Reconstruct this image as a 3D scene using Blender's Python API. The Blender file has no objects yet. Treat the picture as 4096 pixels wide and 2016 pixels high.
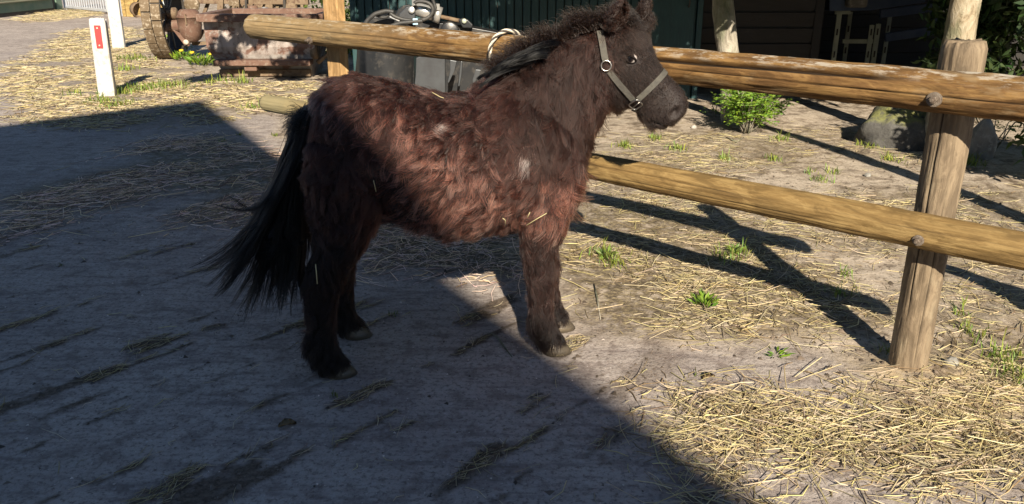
import bpy, bmesh, math, random
import numpy as np
from mathutils import Vector, Matrix
from mathutils.bvhtree import BVHTree
from mathutils.kdtree import KDTree

random.seed(7)
rng = np.random.default_rng(7)
scene = bpy.context.scene
COL = scene.collection
R = math.radians

# ------------------------------------------------------------------ camera
F, HOR, CX, CY, H = 3300.0, -180.0, 2048.0, 1008.0, 1.5
PITCH = math.atan((CY - HOR) / F)
cam_d = bpy.data.cameras.new('camera')
cam = bpy.data.objects.new('camera', cam_d)
COL.objects.link(cam)
cam.location = (0, 0, H)
cam.rotation_euler = (math.pi / 2 - PITCH, 0, 0)
cam_d.sensor_width = 36.0
cam_d.lens = F / 4096 * 36.0
cam_d.clip_start = 0.05
cam_d.clip_end = 2000
scene.camera = cam

# ------------------------------------------------------------------ sky, sun, exposure
SUN_EL, SHADOW_AZ = R(29.2), R(-7.6)           # elevation; the way the shadows run (from +Y towards -X)
SH = np.array([math.sin(SHADOW_AZ), math.cos(SHADOW_AZ)])   # ground direction of shadows
world = bpy.data.worlds.new('World')
scene.world = world
world.use_nodes = True
wn = world.node_tree
bg = wn.nodes['Background']
sky = wn.nodes.new('ShaderNodeTexSky')
sky.sky_type = 'NISHITA'
sky.sun_disc = False
sky.sun_elevation = SUN_EL
sun_dir = Vector((-SH[0] * math.cos(SUN_EL), -SH[1] * math.cos(SUN_EL), math.sin(SUN_EL)))   # towards the sun
sky.sun_rotation = math.atan2(sun_dir.x, sun_dir.y)
sky.air_density = 1.0
sky.dust_density = 0.2
sky.ozone_density = 4.0
wn.links.new(sky.outputs[0], bg.inputs['Color'])
bg.inputs['Strength'].default_value = 0.05
sun_d = bpy.data.lights.new('sun', 'SUN')
sun_d.energy = 5.0
sun_d.angle = R(0.55)
sun_d.color = (1.0, 0.90, 0.74)
sun = bpy.data.objects.new('sun', sun_d)
COL.objects.link(sun)
sun.location = (4, -8, 12)
sun.rotation_euler = sun_dir.to_track_quat('Z', 'Y').to_euler()
vs = scene.view_settings
vs.view_transform = 'Standard'
vs.look = 'None'
vs.gamma = 1.0
vs.exposure = 1.12
vs.use_curve_mapping = False
scene.cycles.use_denoising = True
scene.cycles.max_bounces = 6
scene.cycles.diffuse_bounces = 3
scene.cycles.glossy_bounces = 3
scene.cycles_curves.shape = 'RIBBONS'

# ------------------------------------------------------------------ pixel -> place
_s, _c = math.sin(PITCH), math.cos(PITCH)
def ray(x, y):
    u = (x - CX) / F
    v = -(y - CY) / F
    return np.array([u, _c + v * _s, -_s + v * _c])
CAM = np.array([0, 0, H])
def gnd(x, y, z=0.0):
    r = ray(x, y)
    return CAM + (z - H) / r[2] * r
def at(x, y, Y):
    r = ray(x, y)
    return CAM + Y / r[1] * r
def on_plane(x, y, p0, n):
    r = ray(x, y)
    return CAM + np.dot(np.asarray(p0) - CAM, n) / np.dot(r, n) * r

# ------------------------------------------------------------------ noise
def _hash(ix, iy, seed):
    n = (ix.astype(np.int64) * 374761393 + iy.astype(np.int64) * 668265263 + seed * 974711) & 0x7fffffff
    n = ((n ^ (n >> 13)) * 1274126177) & 0x7fffffff
    return ((n ^ (n >> 16)) & 0xffff) / 65535.0
def vnoise(x, y, seed=0):
    x = np.asarray(x, float); y = np.asarray(y, float)
    ix = np.floor(x); iy = np.floor(y)
    fx = x - ix; fy = y - iy
    fx = fx * fx * (3 - 2 * fx); fy = fy * fy * (3 - 2 * fy)
    a = _hash(ix, iy, seed); b = _hash(ix + 1, iy, seed)
    c = _hash(ix, iy + 1, seed); d = _hash(ix + 1, iy + 1, seed)
    return (a * (1 - fx) + b * fx) * (1 - fy) + (c * (1 - fx) + d * fx) * fy
def fbm(x, y, seed=0, octv=4):
    s = 0; amp = .5; tot = 0
    for i in range(octv):
        s = s + amp * vnoise(x * 2 ** i + 17.3 * i, y * 2 ** i - 9.1 * i, seed + i)
        tot += amp; amp *= .5
    return s / tot

# ------------------------------------------------------------------ mesh helpers
def nrm(v):
    v = np.asarray(v, float)
    return v / (np.linalg.norm(v) + 1e-12)
class MB:
    def __init__(self):
        self.v = []; self.f = []
    def add(self, verts, faces):
        o = len(self.v)
        self.v.extend([tuple(map(float, p)) for p in verts])
        self.f.extend([tuple(i + o for i in f) for f in faces])
        return self
    def box(self, c, size, rz=0.0, axes=None):
        c = np.asarray(c, float); hx, hy, hz = [s / 2 for s in size]
        if axes is None:
            ca, sa = math.cos(rz), math.sin(rz)
            axes = (np.array([ca, sa, 0]), np.array([-sa, ca, 0]), np.array([0, 0, 1.]))
        ax, ay, az = [np.asarray(a, float) for a in axes]
        vs_ = [c + sx * hx * ax + sy * hy * ay + sz * hz * az for sz in (-1, 1) for sx, sy in ((-1, -1), (1, -1), (1, 1), (-1, 1))]
        return self.add(vs_, [(3, 2, 1, 0), (4, 5, 6, 7), (0, 1, 5, 4), (1, 2, 6, 5), (2, 3, 7, 6), (3, 0, 4, 7)])
    def bar(self, p, q, w, h, up=(0, 0, 1)):
        p = np.asarray(p, float); q = np.asarray(q, float)
        ax = nrm(q - p); ay = nrm(np.cross(up, ax)); az = np.cross(ax, ay)
        return self.box((p + q) / 2, (np.linalg.norm(q - p), w, h), axes=(ax, ay, az))
    def loft(self, rings, cap=True):
        n = len(rings[0]); vs_ = [p for r in rings for p in r]; fs = []
        for i in range(len(rings) - 1):
            for j in range(n):
                k = (j + 1) % n
                fs.append((i * n + j, i * n + k, (i + 1) * n + k, (i + 1) * n + j))
        if cap:
            fs.append(tuple(reversed(range(n))))
            fs.append(tuple(range((len(rings) - 1) * n, len(rings) * n)))
        return self.add(vs_, fs)
    def tube(self, pts, r, n=8, cap=True):
        pts = [np.asarray(p, float) for p in pts]
        rs = r if hasattr(r, '__len__') else [r] * len(pts)
        rings = []
        t0 = nrm(pts[1] - pts[0])
        a = nrm(np.cross(t0, (0, 0, 1) if abs(t0[2]) < .9 else (1, 0, 0)))
        for i, p in enumerate(pts):
            t = nrm(pts[min(i + 1, len(pts) - 1)] - pts[max(i - 1, 0)])
            a = nrm(a - np.dot(a, t) * t); b = np.cross(t, a)
            rings.append([p + rs[i] * (math.cos(2 * math.pi * k / n) * a + math.sin(2 * math.pi * k / n) * b) for k in range(n)])
        return self.loft(rings, cap)
    def lathe(self, base, axis, prof, n=16):
        axis = nrm(axis); base = np.asarray(base, float)
        a = nrm(np.cross(axis, (0, 0, 1) if abs(axis[2]) < .9 else (1, 0, 0))); b = np.cross(axis, a)
        rings = [[base + axis * h + r * (math.cos(2 * math.pi * k / n) * a + math.sin(2 * math.pi * k / n) * b) for k in range(n)] for h, r in prof]
        return self.loft(rings)
    def prism(self, poly, d):
        d = np.asarray(d, float); n = len(poly)
        vs_ = [np.asarray(p, float) for p in poly] + [np.asarray(p, float) + d for p in poly]
        fs = [tuple(range(n)), tuple(reversed(range(n, 2 * n)))] + [((i + 1) % n, i, i + n, (i + 1) % n + n) for i in range(n)]
        return self.add(vs_, fs)
    def build(self, name, m, parent=None, smooth=False, bevel=0.0, loc=None):
        me = bpy.data.meshes.new(name)
        vv = np.asarray(self.v, float)
        if loc is not None: vv = vv - np.asarray(loc)
        me.from_pydata([tuple(p) for p in vv], [], self.f)
        fix_normals(me)
        return link(name, me, m, parent, smooth, bevel, loc)
def fix_normals(me):
    bm = bmesh.new(); bm.from_mesh(me)
    bmesh.ops.recalc_face_normals(bm, faces=bm.faces)
    bm.to_mesh(me); bm.free()
def link(name, me, m, parent=None, smooth=False, bevel=0.0, loc=None):
    o = bpy.data.objects.new(name, me); COL.objects.link(o)
    if m is not None: me.materials.append(m)
    if parent is not None: o.parent = parent
    if loc is not None: o.location = loc
    if smooth: me.polygons.foreach_set('use_smooth', [True] * len(me.polygons))
    if bevel:
        b = o.modifiers.new('bevel', 'BEVEL'); b.width = bevel; b.segments = 2; b.limit_method = 'ANGLE'; b.angle_limit = R(40)
    return o
def fast_mesh(name, verts, faces, m, parent=None, smooth=False):
    """verts (n,3), faces (k,3|4) numpy"""
    me = bpy.data.meshes.new(name)
    verts = np.asarray(verts, np.float32); faces = np.asarray(faces, np.int32)
    k = faces.shape[1]
    me.vertices.add(len(verts)); me.vertices.foreach_set('co', verts.ravel())
    me.loops.add(faces.size); me.loops.foreach_set('vertex_index', faces.ravel())
    me.polygons.add(len(faces)); me.polygons.foreach_set('loop_start', np.arange(0, faces.size, k, dtype=np.int32))
    me.update(calc_edges=True)
    return link(name, me, m, parent, smooth)
def tag(o, label=None, cat=None, group=None, kind=None):
    for k, v in (('label', label), ('category', cat), ('group', group), ('kind', kind)):
        if v: o[k] = v
    return o
def thing(name, label, cat, loc=(0, 0, 0), group=None, rz=0.0):
    o = bpy.data.objects.new(name, None); COL.objects.link(o)
    o.location = loc; o.rotation_euler = (0, 0, rz); o.empty_display_size = .1
    return tag(o, label, cat, group)

# ------------------------------------------------------------------ materials
class NT:
    def __init__(self, name):
        self.m = bpy.data.materials.new(name); self.m.use_nodes = True
        self.t = self.m.node_tree; self.b = self.t.nodes['Principled BSDF']
        self.out = self.t.nodes['Material Output']
    def n(self, kind, **kw):
        nd = self.t.nodes.new(kind)
        for k, v in kw.items():
            if k.startswith('_'): setattr(nd, k[1:], v)
            else: self.set(nd.inputs[k.replace('__', ' ')], v)
        return nd
    def set(self, sock, v):
        if isinstance(v, bpy.types.NodeSocket): self.t.links.new(v, sock)
        else: sock.default_value = v
    def coord(self, kind='Object', scale=(1, 1, 1), rot=(0, 0, 0)):
        tc = self.t.nodes.new('ShaderNodeTexCoord'); mp = self.t.nodes.new('ShaderNodeMapping')
        self.t.links.new(tc.outputs[kind], mp.inputs[0]); mp.inputs['Scale'].default_value = scale; mp.inputs['Rotation'].default_value = rot
        return mp.outputs[0]
    def noise(self, co, scale, detail=4, rough=.55, dist=0.0):
        nd = self.n('ShaderNodeTexNoise', Scale=scale, Detail=detail, Roughness=rough, Distortion=dist)
        self.t.links.new(co, nd.inputs['Vector']); return nd.outputs['Fac']
    def ramp(self, fac, stops, interp='LINEAR'):
        nd = self.t.nodes.new('ShaderNodeValToRGB'); nd.color_ramp.interpolation = interp
        e = nd.color_ramp.elements
        while len(e) < len(stops): e.new(.5)
        for i, (p, c) in enumerate(stops):
            e[i].position = p; e[i].color = (*c, 1) if hasattr(c, '__len__') else (c, c, c, 1)
        self.t.links.new(fac, nd.inputs[0]); return nd.outputs[0]
    def mix(self, fac, a, b, mode='MIX'):
        nd = self.t.nodes.new('ShaderNodeMix'); nd.data_type = 'RGBA'; nd.blend_type = mode
        for i, v in ((0, fac), (6, a), (7, b)):
            if isinstance(v, bpy.types.NodeSocket): self.t.links.new(v, nd.inputs[i])
            elif i == 0: nd.inputs[0].default_value = v
            else: nd.inputs[i].default_value = (*v, 1)
        return nd.outputs[2]
    def math(self, op, a, b=0.0):
        nd = self.t.nodes.new('ShaderNodeMath'); nd.operation = op
        self.set(nd.inputs[0], a); self.set(nd.inputs[1], b); return nd.outputs[0]
    def bump(self, h, strength=.4, dist=.01):
        nd = self.n('ShaderNodeBump', Strength=strength, Distance=dist, Height=h)
        self.t.links.new(nd.outputs[0], self.b.inputs['Normal'])
    def base(self, c): self.set(self.b.inputs['Base Color'], (*c, 1) if not isinstance(c, bpy.types.NodeSocket) else c)
    def attr(self, name):
        nd = self.t.nodes.new('ShaderNodeAttribute'); nd.attribute_name = name; return nd
def pmat(name, c1, c2=None, scale=6.0, rough=.7, metal=0.0, bump=.3, stretch=(1, 1, 1), c3=None, spec=.5, bdist=.01, lo=.35, hi=.65):
    t = NT(name); co = t.coord('Object', stretch)
    n1 = t.noise(co, scale, 6, .65)
    c2 = c2 or tuple(x * .6 for x in c1)
    col = t.ramp(n1, [(lo, c1), (hi, c2)])
    if c3:
        n2 = t.noise(co, scale * 2.7, 5, .7)
        col = t.mix(t.ramp(n2, [(.52, 0), (.64, 1)]), col, c3)
    t.base(col)
    t.b.inputs['Roughness'].default_value = rough; t.b.inputs['Metallic'].default_value = metal
    t.b.inputs['Specular IOR Level'].default_value = spec
    if bump: t.bump(t.noise(co, scale * 5, 5, .7), bump, bdist)
    return t.m
def wood_mat(name, pale, mid, dark, axis_scale=(1, 14, 14), scale=1.6, rough=.75, stain=None, weather=False, endgrey=False):
    """grain runs along local X"""
    t = NT(name); co = t.coord('Object', axis_scale)
    g1 = t.noise(co, scale * 2.2, 8, .7, .6)
    g2 = t.noise(co, scale * 9, 4, .7, .3)
    blot = t.noise(t.coord('Object', (1.0, 2.2, 2.2)), 2.3, 4, .6)
    col = t.ramp(g1, [(.28, dark), (.45, mid), (.62, pale)])
    col = t.mix(t.ramp(blot, [(.40, 0), (.62, .75)]), col, mid)
    col = t.mix(t.ramp(g2, [(.30, .55), (.46, 0)]), col, dark)
    fl_ = t.noise(t.coord('Object', (2.2, 7, 7)), 2.4, 5, .65, 1.2)
    col = t.mix(t.ramp(fl_, [(.40, .75), (.50, 0)]), col, tuple(m_ * .62 for m_ in mid))
    col = t.mix(t.ramp(fl_, [(.54, 0), (.60, .6)]), col, tuple(min(1, p_ * 1.15) for p_ in pale))
    if stain:
        col = t.mix(t.ramp(t.noise(t.coord('Object', (1, 3, 3)), 3.1, 5, .7), [(.56, 0), (.70, .8)]), col, stain)
    vo = t.n('ShaderNodeTexVoronoi', Scale=1.0, Randomness=1.0); t.t.links.new(t.coord('Object', (2.6, 6.5, 6.5)), vo.inputs['Vector'])
    kn = vo.outputs['Distance']
    col = t.mix(t.ramp(kn, [(.05, .9), (.09, .15), (.12, .55), (.16, 0)]), col, tuple(c * .9 for c in dark))
    if endgrey:
        sx = t.n('ShaderNodeSeparateXYZ', Vector=t.coord('Object'))
        col = t.mix(t.ramp(t.math('MULTIPLY', sx.outputs[0], .5), [(.10, .85), (.45, 0)]), col, (.25, .215, .12))
    if weather:
        sp = t.n('ShaderNodeSeparateXYZ', Vector=t.coord('Object')); top = t.ramp(sp.outputs[2], [(.03, 0), (.065, 1)])
        wn_ = t.noise(t.coord('Object', (3, 9, 9)), 4.2, 5, .7)
        col = t.mix(t.math('MULTIPLY', top, t.ramp(wn_, [(.50, 0), (.60, .75)])), col, (.42, .38, .31))
        lx = t.ramp(t.math('MULTIPLY', sp.outputs[0], .2), [(.12, .55), (.36, 0)])
        col = t.mix(lx, col, (.30, .225, .12))
    col = t.mix(t.attr('crack').outputs['Fac'], col, (.014, .009, .006))  # crack walls painted near black to stand in for the shade inside them
    t.base(col); t.b.inputs['Roughness'].default_value = rough
    t.b.inputs['Specular IOR Level'].default_value = .25
    t.bump(t.math('ADD', g1, g2), .5, .006)
    return t.m
M = {}
M['rail_brown'] = wood_mat('rail_brown', (.22, .128, .045), (.135, .070, .024), (.030, .014, .006), stain=(.25, .18, .10), weather=True)
M['rail_gold'] = wood_mat('rail_gold', (.26, .175, .070), (.19, .118, .042), (.07, .040, .015), endgrey=True)
M['post_grey'] = wood_mat('post_grey', (.235, .178, .115), (.17, .125, .08), (.06, .042, .028), stain=(.28, .225, .15))
M['timber'] = wood_mat('timber', (.52, .34, .17), (.40, .24, .10), (.17, .09, .035))
M['cut_end'] = pmat('cut_end', (.55, .40, .20), (.35, .23, .1), 30, .85)
M['crack'] = pmat('crack', (.03, .018, .01), None, 20, .9)
M['rust_bolt'] = pmat('rust_bolt', (.12, .085, .06), (.20, .165, .13), 60, .6, .4, .4)
M['steel'] = pmat('steel', (.55, .53, .48), (.35, .33, .3), 40, .28, 1.0, .1)
M['rust_frame'] = pmat('rust_frame', (.145, .095, .055), (.22, .16, .10), 7, .8, .2, .5, c3=(.10, .055, .035))
M['rust_red'] = pmat('rust_red', (.12, .062, .043), (.18, .105, .072), 6, .75, .2, .5, c3=(.22, .16, .12))
M['wheel_plate'] = pmat('wheel_plate', (.165, .118, .07), (.12, .082, .045), 8, .8, .2, .5, c3=(.36, .30, .22), hi=.7)
M['dark_iron'] = pmat('dark_iron', (.03, .028, .026), (.055, .045, .035), 8, .6, .3, .3)
M['white_paint'] = pmat('white_paint', (.50, .47, .43), (.41, .38, .34), 5, .6, 0, .35, c3=(.36, .33, .28), lo=.45, hi=.8)
M['red_plate'] = pmat('red_plate', (.50, .035, .035), (.40, .03, .03), 14, .45, 0, .05)
M['pale_stud'] = pmat('pale_stud', (.6, .5, .4), None, 30, .5)
M['grey_gate'] = pmat('grey_gate', (.50, .51, .53), (.40, .41, .43), 5, .5, .3, .1)
M['green_board'] = pmat('green_board', (.10, .17, .12), (.16, .21, .15), 3, .7, 0, .2)
M['tan_board'] = pmat('tan_board', (.22, .20, .14), (.15, .16, .11), 3, .8, 0, .3, (1, 1, 6))
M['ochre_wood'] = wood_mat('ochre_wood', (.42, .29, .11), (.30, .20, .07), (.12, .07, .03))
M['black_steel'] = pmat('black_steel', (.022, .023, .025), (.04, .039, .039), 4, .38, .35, .15, c3=(.06, .055, .05), lo=.4, hi=.75)
M['grey_steel'] = pmat('grey_steel', (.085, .09, .095), (.06, .06, .063), 4, .4, .5, .1)
M['rubber'] = pmat('rubber', (.02, .02, .02), (.05, .046, .04), 12, .55, 0, .2)
M['chrome'] = pmat('chrome', (.66, .64, .6), (.5, .48, .45), 9, .3, .7, .05)
M['label_blue'] = pmat('label_blue', (.22, .42, .55), (.5, .6, .65), 60, .5, 0, 0)
M['teal'] = pmat('teal', (.010, .048, .050), (.007, .034, .038), 3, .55, 0, .25, (6, 6, 1), c3=(.016, .055, .055))
M['black_board'] = pmat('black_board', (.020, .017, .015), (.013, .011, .010), 4, .75, 0, .4, (1, 1, 8))
M['pale_green'] = pmat('pale_green', (.42, .45, .36), (.33, .35, .27), 8, .5, .2, .1)
M['blue_sheet'] = pmat('blue_sheet', (.05, .075, .14), (.08, .11, .18), 4, .5, .2, .15)
M['rope_pale'] = pmat('rope_pale', (.68, .60, .47), (.5, .44, .34), 80, .9, 0, .4)
M['rope_dark'] = pmat('rope_dark', (.06, .05, .045), None, 80, .9, 0, .4)
M['strap'] = pmat('strap', (.085, .078, .062), (.055, .05, .042), 40, .8, 0, .5, (1, 1, 1))
M['hoof'] = pmat('hoof', (.115, .09, .06), (.06, .048, .034), 12, .45, 0, .3, (1, 1, 5))
M['skin'] = pmat('skin', (.026, .018, .0155), (.015, .010, .009), 26, .6, 0, .35, spec=.3)
M['eye_lid'] = pmat('eye_lid', (.010, .007, .006), None, 30, .8, 0, .2, spec=.1)
M['egg'] = pmat('egg', (.45, .41, .36), None, 10, .5, 0, .05)
M['stone'] = pmat('stone', (.24, .225, .20), (.15, .14, .12), 6, .9, 0, .8, c3=(.30, .29, .26))
def bark_mat(name, a, b, c, scale=9):
    t = NT(name); co = t.coord('Object', (1, 1, .45))
    n1 = t.noise(co, scale, 8, .72, .8); n2 = t.noise(co, scale * .35, 4, .6)
    col = t.ramp(n1, [(.34, c), (.46, b), (.60, a)])
    col = t.mix(t.ramp(n2, [(.50, 0), (.62, .7)]), col, (.13, .14, .08))
    t.base(col); t.b.inputs['Roughness'].default_value = .92; t.b.inputs['Specular IOR Level'].default_value = .1
    t.bump(n1, 1.0, .03); return t.m
M['bark'] = bark_mat('bark', (.40, .36, .29), (.24, .21, .165), (.06, .05, .04))
M['bark_pale'] = bark_mat('bark_pale', (.47, .40, .29), (.33, .26, .17), (.09, .065, .04), 14)
def boulder_mat():
    t = NT('mossy_stone'); co = t.coord('Object')
    n1 = t.noise(co, 9, 7, .7); geo = t.n('ShaderNodeNewGeometry')
    sep = t.n('ShaderNodeSeparateXYZ', Vector=geo.outputs['Normal'])
    col = t.ramp(n1, [(.35, (.045, .042, .038)), (.6, (.10, .095, .085))])
    moss = t.math('MULTIPLY', t.ramp(sep.outputs[2], [(.45, 0), (.75, 1)]), t.ramp(t.noise(co, 18, 6, .7), [(.38, 0), (.55, 1)]))
    col = t.mix(moss, col, (.17, .17, .055)); t.base(col)
    t.b.inputs['Roughness'].default_value = .95; t.bump(n1, 1.0, .03); return t.m
M['boulder'] = boulder_mat()
def leaf_mat(name, c, trans=.35):
    t = NT(name); a = t.attr('tint')
    col = t.mix(1.0, c, a.outputs['Color'], 'MULTIPLY')
    t.base(col); t.b.inputs['Roughness'].default_value = .5; t.b.inputs['Specular IOR Level'].default_value = .35
    tr = t.n('ShaderNodeBsdfTranslucent'); t.t.links.new(col, tr.inputs['Color'])
    mx = t.n('ShaderNodeMixShader', Fac=trans)
    t.t.links.new(t.b.outputs[0], mx.inputs[1]); t.t.links.new(tr.outputs[0], mx.inputs[2])
    t.t.links.new(mx.outputs[0], t.out.inputs['Surface']); return t.m
M['leaf'] = leaf_mat('leaf', (.10, .16, .035))
M['leaf_bright'] = leaf_mat('leaf_bright', (.20, .33, .045), .38)
M['leaf_dark'] = leaf_mat('leaf_dark', (.05, .09, .03))
M['grass'] = leaf_mat('grass', (.17, .25, .05), .3)
M['straw'] = leaf_mat('straw', (.62, .53, .30), .15)
M['petal'] = pmat('petal', (.75, .52, .02), None, 20, .6, 0, 0)
def set_tint(me, per_vert):
    a = me.color_attributes.new('tint', 'FLOAT_COLOR', 'POINT')
    c = np.ones((len(per_vert), 4), np.float32); c[:, :3] = per_vert
    a.data.foreach_set('color', c.ravel())
def hair_mat(name, rough=.35, radial=.5, coat=.0):
    t = NT(name); t.t.nodes.remove(t.b)
    hb = t.t.nodes.new('ShaderNodeBsdfHairPrincipled'); hb.parametrization = 'COLOR'
    a = t.attr('tint'); t.t.links.new(a.outputs['Color'], hb.inputs['Color'])
    hb.inputs['Roughness'].default_value = rough; hb.inputs['Radial Roughness'].default_value = radial
    hb.inputs['Random Roughness'].default_value = .3
    hb.inputs['IOR'].default_value = 1.36
    if 'Coat' in hb.inputs: hb.inputs['Coat'].default_value = coat
    t.t.links.new(hb.outputs[0], t.out.inputs['Surface']); return t.m
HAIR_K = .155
M['coat'] = hair_mat('coat', .45, .6)
M['long_hair'] = hair_mat('long_hair', .3, .45)

# ================================================================== GROUND
def inside(px, py, poly):
    poly = np.asarray(poly); c = np.zeros(px.shape, bool); n = len(poly)
    for i in range(n):
        x1, y1 = poly[i]; x2, y2 = poly[(i + 1) % n]
        cond = (y1 > py) != (y2 > py)
        c ^= cond & (px < (x2 - x1) * (py - y1) / (y2 - y1 + 1e-12) + x1)
    return c
def edge_dist(px, py, poly):
    poly = np.asarray(poly); d = np.full(px.shape, 1e9)
    for i in range(len(poly)):
        a = poly[i]; b = poly[(i + 1) % len(poly)]; ab = b - a
        t = np.clip(((px - a[0]) * ab[0] + (py - a[1]) * ab[1]) / (ab @ ab + 1e-12), 0, 1)
        d = np.minimum(d, np.hypot(px - a[0] - t * ab[0], py - a[1] - t * ab[1]))
    return d
def gpoly(pts): return np.array([gnd(x, y)[:2] for x, y in pts])
# straw beds: outline, stalks per m2, noise cut, bed depth, mean length, row-like
BEDS = [
 (gpoly([(0, 270), (130, 225), (310, 118), (560, 110), (640, 262), (880, 322), (1260, 330), (1230, 400), (1180, 440), (900, 455), (870, 492), (620, 512), (180, 518), (60, 470), (110, 420), (0, 385)]), 760, .40, .014, .13, 0),
 (gpoly([(0, 790), (130, 745), (330, 690), (560, 640), (520, 590), (640, 560), (850, 550), (1100, 620), (1200, 660), (1160, 900), (1000, 905), (720, 890), (700, 840), (820, 790), (700, 760), (430, 840), (350, 830), (250, 900), (0, 960)]), 1250, .47, .018, .13, 1),
 (gpoly([(1440, 860), (1600, 930), (1900, 950), (2060, 920), (2100, 1130), (1960, 1095), (1750, 1085), (1500, 1085), (1420, 1000)]), 2100, .30, .02, .11, 0),
 (gpoly([(2240, 1000), (2300, 780), (2700, 820), (3300, 1050), (3600, 1290), (3400, 1340), (2900, 1345), (2500, 1345), (2250, 1290)]), 1700, .38, .012, .10, 0),
 (gpoly([(2630, 1710), (2740, 1610), (3000, 1590), (3300, 1640), (3450, 1640), (3700, 1590), (4150, 1500), (4150, 1900), (3750, 1930), (3400, 1880), (3100, 1820), (2940, 1850), (2960, 2050), (2720, 2050), (2790, 1860)]), 4700, .30, .024, .11, 0),
 (gpoly([(2450, 560), (2800, 520), (3150, 560), (3250, 650), (2900, 700), (2400, 640)]), 900, .42, .012, .12, 0),
 (gpoly([(3300, 760), (4200, 760), (4200, 1500), (3850, 1520), (3700, 1300), (3600, 1000)]), 800, .42, .012, .10, 0),
 (gpoly([(2300, 720), (2900, 790), (3600, 900), (3650, 1060), (3300, 1010), (2600, 860)]), 900, .38, .012, .10, 0),
 (gpoly([(60, 82), (180, 48), (330, 38), (425, 55), (330, 72), (130, 92)]), 330, .22, .05, .20, 0),
 (gpoly([(3150, 500), (3500, 530), (3720, 640), (3700, 690), (3300, 600)]), 420, .35, .012, .10, 0),
]
def bed_mask(x, y):
    m = np.zeros(np.shape(x))
    for k, (poly, dens, cut, dep, ln, row) in enumerate(BEDS):
        lo = poly.min(0) - .3; hi = poly.max(0) + .3
        sel = (x > lo[0]) & (x < hi[0]) & (y > lo[1]) & (y < hi[1])
        if not sel.any(): continue
        xs, ys = x[sel], y[sel]
        sd = edge_dist(xs, ys, poly) * np.where(inside(xs, ys, poly), 1, -1)
        w = .12 + .02 * ys
        e = np.clip((sd + w * (fbm(xs * 3, ys * 3, 50 + k) - .35)) / w + .3, 0, 1)
        m[sel] = np.maximum(m[sel], e * np.clip(dens / 1400, .35, 1.0))
    return m
GR_A = R(38)                                    # the way the worn grooves in the concrete run (from +Y towards +X)
GU = np.array([math.sin(GR_A), math.cos(GR_A)]); GV = np.array([math.cos(GR_A), -math.sin(GR_A)])
dirt_line = gpoly([(-600, 190), (200, 215), (430, 390), (1050, 470), (1500, 850), (2100, 1120), (2250, 1290), (2900, 1350), (3480, 1400), (3720, 1560), (4300, 1560)])
dirt_poly = np.vstack([dirt_line, [(12, 1.5), (30, 12), (30, 40), (-6, 40), (-14, 18)]])
road_poly = gpoly([(-900, 330), (-300, 300), (120, 222), (330, 115), (640, 100), (640, 45), (-900, 20)])
def masks(x, y):
    sd = edge_dist(x, y, dirt_poly) * np.where(inside(x, y, dirt_poly), 1, -1)
    d = np.clip((sd + (fbm(x * 2.1, y * 2.1, 3) - .5) * .7) / .25 + .5, 0, 1)
    u = x * GU[0] + y * GU[1]; v = x * GV[0] + y * GV[1]
    st = fbm(u * 1.9 + 3, v * 12.5, 9, 3); big = fbm(u * .9, v * 1.3, 19, 2)
    rag = fbm(u * 17, v * 26, 15, 3)
    g = np.clip((st + .22 * (rag - .5) + (.20 * (big - .5)) - .665) / .03, 0, 1)
    thin = np.abs(vnoise(u * .7, v * 5.3, 27) - .5)
    g = np.maximum(g, .8 * np.clip(1 - thin / .018, 0, 1) * (rag > .47) * (big > .46))
    fade = np.clip((5.2 - y) / 1.5, 0, 1) * np.clip((.9 - x) / .8, 0, 1)
    rd = inside(x, y, road_poly); d = np.where(rd, d * .15, d)
    return d, g * (1 - d) * fade
def height(x, y):
    d, g = masks(x, y)
    h = .004 * (fbm(x * 6, y * 6, 21) - .5)
    h += d * (.030 * (fbm(x * 1.7, y * 1.7, 31, 4) - .5) + .016 * (fbm(x * 9, y * 9, 33, 3) - .5))
    h += .004 * g * fbm(x * 40, y * 40, 39, 2)
    r = np.hypot(x - 1.55, y - 2.80)
    h += .035 * np.exp(-(r / .20) ** 2) * (.55 + .9 * fbm(x * 14, y * 14, 35, 3))
    b = bed_mask(x, y)
    h += .006 * b * fbm(x * 8, y * 8, 37, 3)
    far = np.clip((y - 14) / 6, 0, 1)
    return h * (1 - far), d, g, b
def graded(segs):
    out = []
    for a, b, st in segs: out += list(np.arange(a, b, st))
    return np.array(out + [segs[-1][1]])
gx = graded([(-400, -60, 60), (-60, -16, 4), (-16, -7, .5), (-7, -3, .06), (-3, 3.4, .024), (3.4, 7, .08), (7, 20, 1.0), (20, 60, 8), (60, 400, 60)])
gy = graded([(-60, -4, 7), (-4, 1.2, .4), (1.2, 5.2, .024), (5.2, 9.5, .05), (9.5, 16, .11), (16, 30, .5), (30, 60, 5), (60, 600, 60)])
X, Y = np.meshgrid(gx, gy)
hz, dm, gm, bm_ = height(X.ravel(), Y.ravel())
V = np.stack([X.ravel(), Y.ravel(), hz], 1)
nx = len(gx); ii, jj = np.meshgrid(np.arange(nx - 1), np.arange(len(gy) - 1))
q = (jj * nx + ii).ravel()
Q = np.stack([q, q + 1, q + nx + 1, q + nx], 1)
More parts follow.
